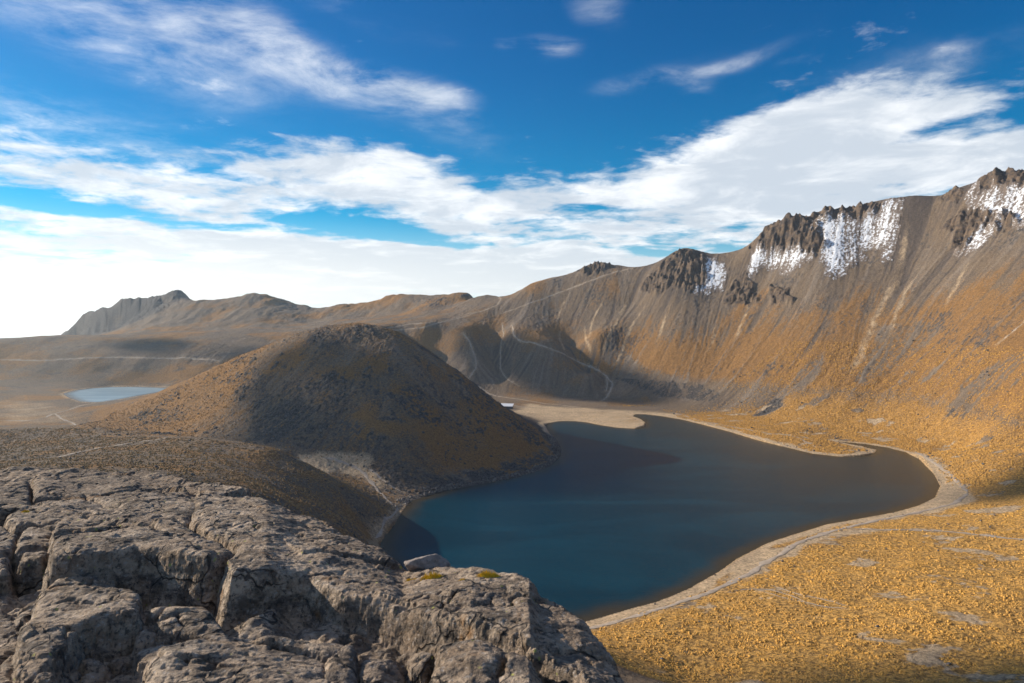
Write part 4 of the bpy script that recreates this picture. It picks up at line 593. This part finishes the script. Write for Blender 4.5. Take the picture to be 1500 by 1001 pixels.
wallM=simple('grey_plaster',(.16,.15,.145));roofM=simple('pale_metal_roof',(.72,.74,.78),.5);darkM=simple('dark_opening',(.03,.03,.035))
V,F=boxm(-10.5,10.5,-4,4,0,4.6);mesh_obj('wall',V,F,wallM,False,hut)
V=[(-11.4,-5,4.55),(11.4,-5,4.55),(11.4,5,8.4),(-11.4,5,8.4),(-11.4,-5,4.8),(11.4,-5,4.8),(11.4,5,8.65),(-11.4,5,8.65)]
mesh_obj('roof',V,[(0,3,2,1),(4,5,6,7),(0,1,5,4),(1,2,6,5),(2,3,7,6),(3,0,4,7)],roofM,False,hut)
for sx in (-1,1):
    V=[(sx*10.48,-4,4.6),(sx*10.48,4,4.6),(sx*10.48,4,8.0),(sx*10.3,-4,4.6),(sx*10.3,4,4.6),(sx*10.3,4,8.0)]
    mesh_obj('gable',V[:3]+V[3:],[(0,1,2),(3,5,4)],wallM,False,hut)
V,F=boxm(-10.48,10.48,3.7,3.98,4.6,8.0);mesh_obj('rear_wall',V,F,wallM,False,hut)
V,F=boxm(-.7,.7,-4.06,-3.9,0,2.3);mesh_obj('door',V,F,darkM,False,hut)
for wx in (-8,-5.2,-2.6,3,5.6,8.2):
    V,F=boxm(wx-.7,wx+.7,-4.06,-3.9,1.3,2.5);mesh_obj('window',V,F,darkM,False,hut)
# ------------------------------------------------------------------ foreground outcrop
def outcrop():
    # silhouette of the outcrop seen from the eye: (image x, image y, assumed distance) -> metres
    S=[(-900,700,5.5),(-500,690,7.0),(-150,682,8.2),(0,682,8.2),(60,680,8.2),(120,684,8.0),(180,682,8.0),(240,690,7.6),(280,698,7.2),(330,712,6.7),(390,722,6.2),(430,745,5.8),(480,765,5.4),(520,785,5.0),(555,800,4.8),(590,826,4.5),(650,830,4.2),(690,832,4.0),(740,850,3.8),(775,864,3.6),(790,888,3.5),(830,906,3.35),(850,916,3.25),(875,945,3.1),(900,976,2.95),(912,1001,2.85),(940,1060,2.6),(1000,1180,2.2),(1150,1500,1.6),(1500,2200,1.1)]
    sa=np.array([math.atan((p-750)/1000) for p,_,_ in S]);sY=np.array([Y for _,_,Y in S]);sR=sY/np.cos(sa);sZ=np.array([-(q-480)/1000*Y for _,q,Y in S])
    h=.012;X,Y=np.meshgrid(np.arange(-8,3,h),np.arange(.4,12.5,h));X=X.astype(np.float32);Y=Y.astype(np.float32)
    A=np.arctan2(X,Y);R_=np.hypot(X,Y);Re=np.interp(A,sa,sR).astype(np.float32);Ze=np.interp(A,sa,sZ).astype(np.float32)
    t=np.clip(R_/Re,0,1)
    zf=-1.34+.0*X
    z=zf+(Ze-zf)*sst(.25,1.,t)
    over=np.maximum(R_-Re,0);z=z-np.minimum(over*.25+over**2*1.1,over*2.6+.0)
    def pw(px,py,zz=-1.42):
        Yd=-zz/((py-480)/1000);return ((px-750)/1000*Yd,Yd)
    wx=X+.05*fbm(X*2.2,Y*2.2,4,101)+.006*fbm(X*14,Y*14,2,103);wy=Y+.05*fbm(X*2.2+9,Y*2.2,4,102)+.006*fbm(X*14,Y*14+5,2,104)
    B=[ # polygon on the slab, height offset, fall towards the eye, roundness
     ([(82,800),(88,778),(128,762),(185,757),(250,773),(288,800),(322,816),(337,829),(305,850),(240,840),(200,834),(165,842),(112,852),(80,850)],.13,.02,.05),
     ([(40,905),(58,872),(85,856),(140,852),(200,868),(206,905),(150,918),(112,928),(86,962),(72,1010),(36,1010)],-.01,.05,.07),
     ([(206,912),(216,890),(300,876),(345,925),(300,936),(226,952),(208,948)],-.10,.02,.04),
     ([(222,972),(238,952),(300,939),(400,927),(500,925),(522,932),(516,1100),(225,1100)],-.03,.10,.07),
     ([(283,772),(303,790),(345,812),(352,832),(332,850),(338,872),(400,862),(452,857),(500,876),(560,884),(640,915),(720,945),(860,1010),(1000,1300),(1200,1300),(900,960),(790,870),(700,828),(600,815),(560,790),(430,735),(300,690),(285,730)],.10,.03,.06),
     ([(26,802),(32,778),(60,770),(80,782),(77,812),(60,828),(32,828)],.05,.0,.04),
     ([(-60,760),(0,762),(20,778),(18,802),(4,846),(-60,846)],.04,.0,.05),
     ([(-80,676),(40,686),(45,742),(-80,748)],.09,.0,.06),
     ([(52,727),(112,722),(152,730),(162,748),(116,768),(62,766),(22,770),(10,752)],.07,.0,.06),
     ([(52,676),(150,676),(262,690),(300,738),(272,768),(165,744),(142,724),(50,720)],.10,.0,.08),
     ([(530,945),(575,935),(592,950),(584,985),(560,1030),(528,1030)],-.05,.04,.04),
     ([(600,938),(622,935),(634,948),(620,960),(602,955)],-.02,.0,.03),
     ([(645,955),(720,960),(800,1010),(840,1100),(700,1100),(640,1010)],.02,.05,.06),
     ([(-60,870),(0,868),(28,880),(30,930),(10,1010),(-60,1010)],-.14,.04,.05),
    ]
    top=np.full(X.shape,-9,np.float32);dmin=np.full(X.shape,-9,np.float32)
    for poly,off,fall,rd in B:
        P=[pw(*p) for p in poly];d=-polydist(wx,wy,P);rd*=.34
        cy=np.mean([p[1] for p in P])
        hgt=off-rd*1.1*np.exp(-np.maximum(d,0)/rd)*1.0+np.minimum(Y-cy,1.)*fall
        hgt=np.where(d<0,off-rd*1.1+d*4.,hgt)
        top=np.maximum(top,hgt)
    floor=-.17+.10*fbm(X*1.3,Y*1.3,3,105)+.10*fbm(X*5,Y*5,3,106)
    inside=sst(2.2,1.2,R_/Re)
    k=np.maximum(top,floor)
    k=k*(1-.7*sst(.7,1.,t));z=z+k*(1-sst(.0,.9,over))+0*inside
    # secondary joints: a looser network of cells
    rs=np.random.RandomState(5);cs=.85
    gx=np.floor(wx/cs).astype(int);gy=np.floor(wy/cs).astype(int);d1=np.full(X.shape,9,np.float32);d2=d1.copy();cid=np.zeros(X.shape,np.int64);tx=np.zeros_like(X);ty=np.zeros_like(X)
    for a in (-1,0,1):
        for b in (-1,0,1):
            hx_=_hash(gx+a,gy+b,7);cx=(gx+a+(hx_&255)/255.)*cs;cy=(gy+b+((hx_>>8)&255)/255.)*cs
            d=np.hypot((wx-cx)*.75,wy-cy);m=d<d1;tx=np.where(m,wx-cx,tx) if a>-2 else 0;ty=np.where(m,wy-cy,ty);d2=np.where(m,d1,np.minimum(d2,d));cid=np.where(m,hx_,cid);d1=np.where(m,d,d1)
    e=d2-d1;act=sst(-.1,.3,fbm(X*.9,Y*.9,2,108))
    z=z-act*.035*np.exp(-e/.010)-act*.012*np.exp(-e/.05)+act*(((cid>>16)&255)/255.-.5)*.035
    z=z+(.35+.65*act)*((((cid>>8)&255)/255.-.5)*.18*tx+((cid&255)/255.-.45)*.20*ty)
    # small angular facets
    cs=.17;gx=np.floor(wx/cs).astype(int);gy=np.floor(wy/cs).astype(int);d1=np.full(X.shape,9,np.float32);cid=np.zeros(X.shape,np.int64);tx=np.zeros_like(X);ty=np.zeros_like(X)
    for a in (-1,0,1):
        for b in (-1,0,1):
            hx_=_hash(gx+a,gy+b,9);cx=(gx+a+(hx_&255)/255.)*cs;cy=(gy+b+((hx_>>8)&255)/255.)*cs
            d=np.hypot(wx-cx,(wy-cy)*.8);m=d<d1;tx=np.where(m,wx-cx,tx);ty=np.where(m,wy-cy,ty);cid=np.where(m,hx_,cid);d1=np.where(m,d,d1)
    fa=sst(-.25,.25,fbm(X*1.7,Y*1.7,3,131))
    z=z+fa*((((cid>>16)&255)/255.-.5)*.012+(((cid>>8)&255)/255.-.5)*.16*tx+((cid&255)/255.-.5)*.16*ty)
    # weathering
    z=z+.05*fbm(X*1.6,Y*1.6,3,110)+.007*fbm(X*4.5,Y*4.5,4,109)+.006*fbm(X*9,Y*9,5,111,ridge=True)+.006*fbm(X*28,Y*28,3,112)
    lay=fbm(X*1.2+Y*.3,Y*9,4,113);z=z+.011*lay
    pit=fbm(X*17,Y*17,3,114);z=z-.02*sst(.25,.6,pit)
    crev=np.abs(fbm(X*1.7+3,Y*2.6,4,115));z=z-.07*np.exp(-crev/.018)*sst(-.1,.25,fbm(X*1.1,Y*1.1,2,116))
    ZG=z.astype(np.float32)
    az=np.radians(np.concatenate([np.linspace(-100,-41,90,endpoint=False),np.linspace(-41,13,900),np.linspace(13,60,90)[1:]]))
    r=np.concatenate([np.linspace(.7,2.,40,endpoint=False),2*np.exp(np.linspace(0,math.log(11./2),1150)),np.linspace(11,16,30)[1:]])
    A,R_=np.meshgrid(az,r);x=(np.sin(A)*R_).astype(np.float32);y=(np.cos(A)*R_).astype(np.float32)
    zz=bil(ZG,-8,.4,h,x,y)
    Re=np.interp(A,sa,sR);ov=np.maximum(R_-Re-.2,0);zz=zz-np.minimum(ov*1.2,9)
    V=np.stack([x,y,zz],-1);du=np.gradient(V,axis=1);dv=np.gradient(V,axis=0);N=np.cross(du,dv);N/=np.linalg.norm(N,axis=-1,keepdims=True)+1e-9;N*=np.where(N[...,2:3]<0,-1,1)
    q=x*.8+zz*1.9;w=y*.8+zz*2.3
    s=1-N[...,2]
    n=.014*fbm(q*4,w*4,4,120)*(.3+s)+.008*fbm(q*22,w*22,3,121,ridge=True)*(.3+s)
    V=V+N*n[...,None]
    V[...,2]+=EYE
    nr_,na_=x.shape;v=np.arange(nr_*na_).reshape(nr_,na_);F=np.stack([v[:-1,:-1],v[:-1,1:],v[1:,1:],v[1:,:-1]],-1).reshape(-1,4)
    m,g=mat('andesite');P=coords(g)
    geo=g.n('ShaderNodeNewGeometry')
    n1=g.noise(P,1.6,6,.6);n2=g.noise(P,7,6,.65);n3=g.noise(P,38,5,.7);n4=g.noise(P,.7,3,.5)
    mp=g.n('ShaderNodeMapping');g.nt.links.new(P,mp.inputs[0]);mp.inputs['Scale'].default_value=(3,14,14);mp.inputs['Rotation'].default_value=(0,0,rad(12));n5=g.noise(mp.outputs[0],1.,6,.65)
    c=g.mix(g.ss(n2,.36,.62),(.20,.148,.105),(.47,.375,.285))
    c=g.mix(g.m('MULTIPLY',g.ss(n1,.42,.62),.6),c,(.34,.25,.175))
    c=g.mix(g.m('MULTIPLY',g.ss(n4,.46,.58),.55),c,(.19,.14,.10))
    c=g.mix(g.m('MULTIPLY',g.ss(n5,.50,.62),.65),c,(.085,.078,.075))
    blo=g.noise(P,4.3,6,.72);c=g.mix(g.m('MULTIPLY',g.ss(blo,.53,.62),.75),c,(.105,.082,.062))
    c=g.mix(g.m('MULTIPLY',g.ss(n3,.52,.62),.8),c,(.06,.055,.052))
    c=g.mix(g.m('MULTIPLY',g.ss(n3,.44,.34),.55),c,(.44,.41,.385))
    wv=g.n('ShaderNodeVectorMath',operation='MULTIPLY_ADD');g.nt.links.new(g.noise(P,1.8,4,.6,col=True),wv.inputs[0]);wv.inputs[1].default_value=(.5,.5,.5);g.nt.links.new(P,wv.inputs[2])
    ve=g.n('ShaderNodeTexVoronoi',feature='DISTANCE_TO_EDGE');ve.inputs['Scale'].default_value=2.1;g.nt.links.new(wv.outputs[0],ve.inputs['Vector'])
    hair=g.m('MULTIPLY',g.ss(ve.outputs['Distance'],.018,.004),g.ss(g.noise(P,1.3,3,.5),.44,.52))
    c=g.mix(g.m('MULTIPLY',hair,.8),c,(.04,.036,.034))
    rust=g.noise(P,3.1,4,.6);c=g.mix(g.m('MULTIPLY',g.ss(rust,.62,.70),.6),c,(.28,.15,.06))
    vo=g.n('ShaderNodeTexVoronoi');vo.inputs['Scale'].default_value=13;g.nt.links.new(P,vo.inputs['Vector'])
    lsp=g.ss(g.m('ADD',vo.outputs['Distance'],g.m('MULTIPLY',n3,.35)),.30,.25)
    lm=g.ss(g.noise(P,1.9,3,.5),.46,.54)
    c=g.mix(g.m('MULTIPLY',g.m('MULTIPLY',lsp,lm),.85),c,(.36,.36,.10))
    bh=g.m('ADD',g.m('SUBTRACT',g.m('MULTIPLY',n2,.6),g.m('MULTIPLY',hair,.35)),g.m('ADD',g.m('MULTIPLY',n3,.35),g.m('MULTIPLY',n5,.5)))
    finish(g,c,.9,bh,.07,.2)
    o=mesh_obj('rock_outcrop',V.reshape(-1,3),F,m,True);tag(o,'weathered grey outcrop split by deep cracks, filling the near left corner above the lake','rock')
    return ZG,h,pw
ZG,ZGh,pw=outcrop()
def rockz(x,y):return float(bil(ZG,-8,.4,ZGh,np.array([x],np.float32),np.array([y],np.float32))[0])
def loose():
    V,F=stone_shape(4,91);V=V*np.array([.15,.11,.11]);V=V+.008*fbm(V[:,:1]*40,V[:,1:2]*40+V[:,2:]*30,4,5)
    x,y=(625-750)/1000*4.25,4.25
    m,g=mat('pale_stone');P=coords(g);n=g.noise(P,14,6,.65);n2=g.noise(P,60,4,.7)
    c=g.mix(g.ss(n,.35,.65),(.20,.17,.15),(.36,.31,.28));c=g.mix(g.m('MULTIPLY',g.ss(n2,.55,.68),.6),c,(.08,.07,.065));finish(g,c,.9,n2,.02,.2)
    o=mesh_obj('loose_stone',V,F,m,True);o.location=(x,y,EYE+rockz(x,y)+.07);o.rotation_euler=(0,0,.3)
    tag(o,'rounded pale stone resting on the crest of the grey outcrop against the lake','stone')
loose()
def moss(px,py,s,label,seed):
    # a cushion of many short upright shoots
    x,y=pw(px,py,-1.42);r=np.random.RandomState(seed);V=[];F=[]
    for k in range(420):
        a=r.rand()*6.283;q=math.sqrt(r.rand());dx=math.cos(a)*q*s*1.5;dy=math.sin(a)*q*s*.8;hh=s*.95*(1-q*q*.8)*r.uniform(.6,1.1);w=s*.06
        zb=rockz(x+dx,y+dy)+EYE-.01;i=len(V);lx,ly=r.uniform(-w,w,2)*2
        V+=[(x+dx-w,y+dy-w,zb),(x+dx+w,y+dy-w,zb),(x+dx,y+dy+w,zb),(x+dx+lx,y+dy+ly,zb+hh)];F+=[(i,i+1,i+3),(i+1,i+2,i+3),(i+2,i,i+3)]
    m,g=mat('moss');P=coords(g);n=g.noise(P,30,4,.6);finish(g,g.mix(g.ss(n,.35,.65),(.50,.33,.03),(.85,.58,.05)),.9,None,1,.1)
    tag(mesh_obj('moss',V,F,m,False),label,'moss','moss cushions on the outcrop')
moss(632,842,.05,'yellow moss cushion just below the loose pale stone',1)
moss(716,862,.05,'yellow moss cushion in the long crack right of the loose stone',2)
moss(602,834,.03,'small yellow moss tuft left of the loose pale stone',3)
moss(676,858,.022,'tiny flat yellow moss tuft between the two larger cushions',4)
moss(37,749,.03,'small orange moss tuft by the upper left crack of the outcrop',5)

# ------------------------------------------------------------------ air
def haze():
    V,F=boxm(-12500,12500,-12500,12500,-960,480)
    m,g=mat('haze');v=g.n('ShaderNodeVolumePrincipled');v.inputs['Color'].default_value=(.66,.84,1,1);v.inputs['Density'].default_value=.000042;v.inputs['Anisotropy'].default_value=.5
    o=g.n('ShaderNodeOutputMaterial');g.nt.links.new(v.outputs[0],o.inputs['Volume'])
    tag(mesh_obj('haze',V,F,m,False),kind='stuff',label='thin blue haze filling the crater')
haze()
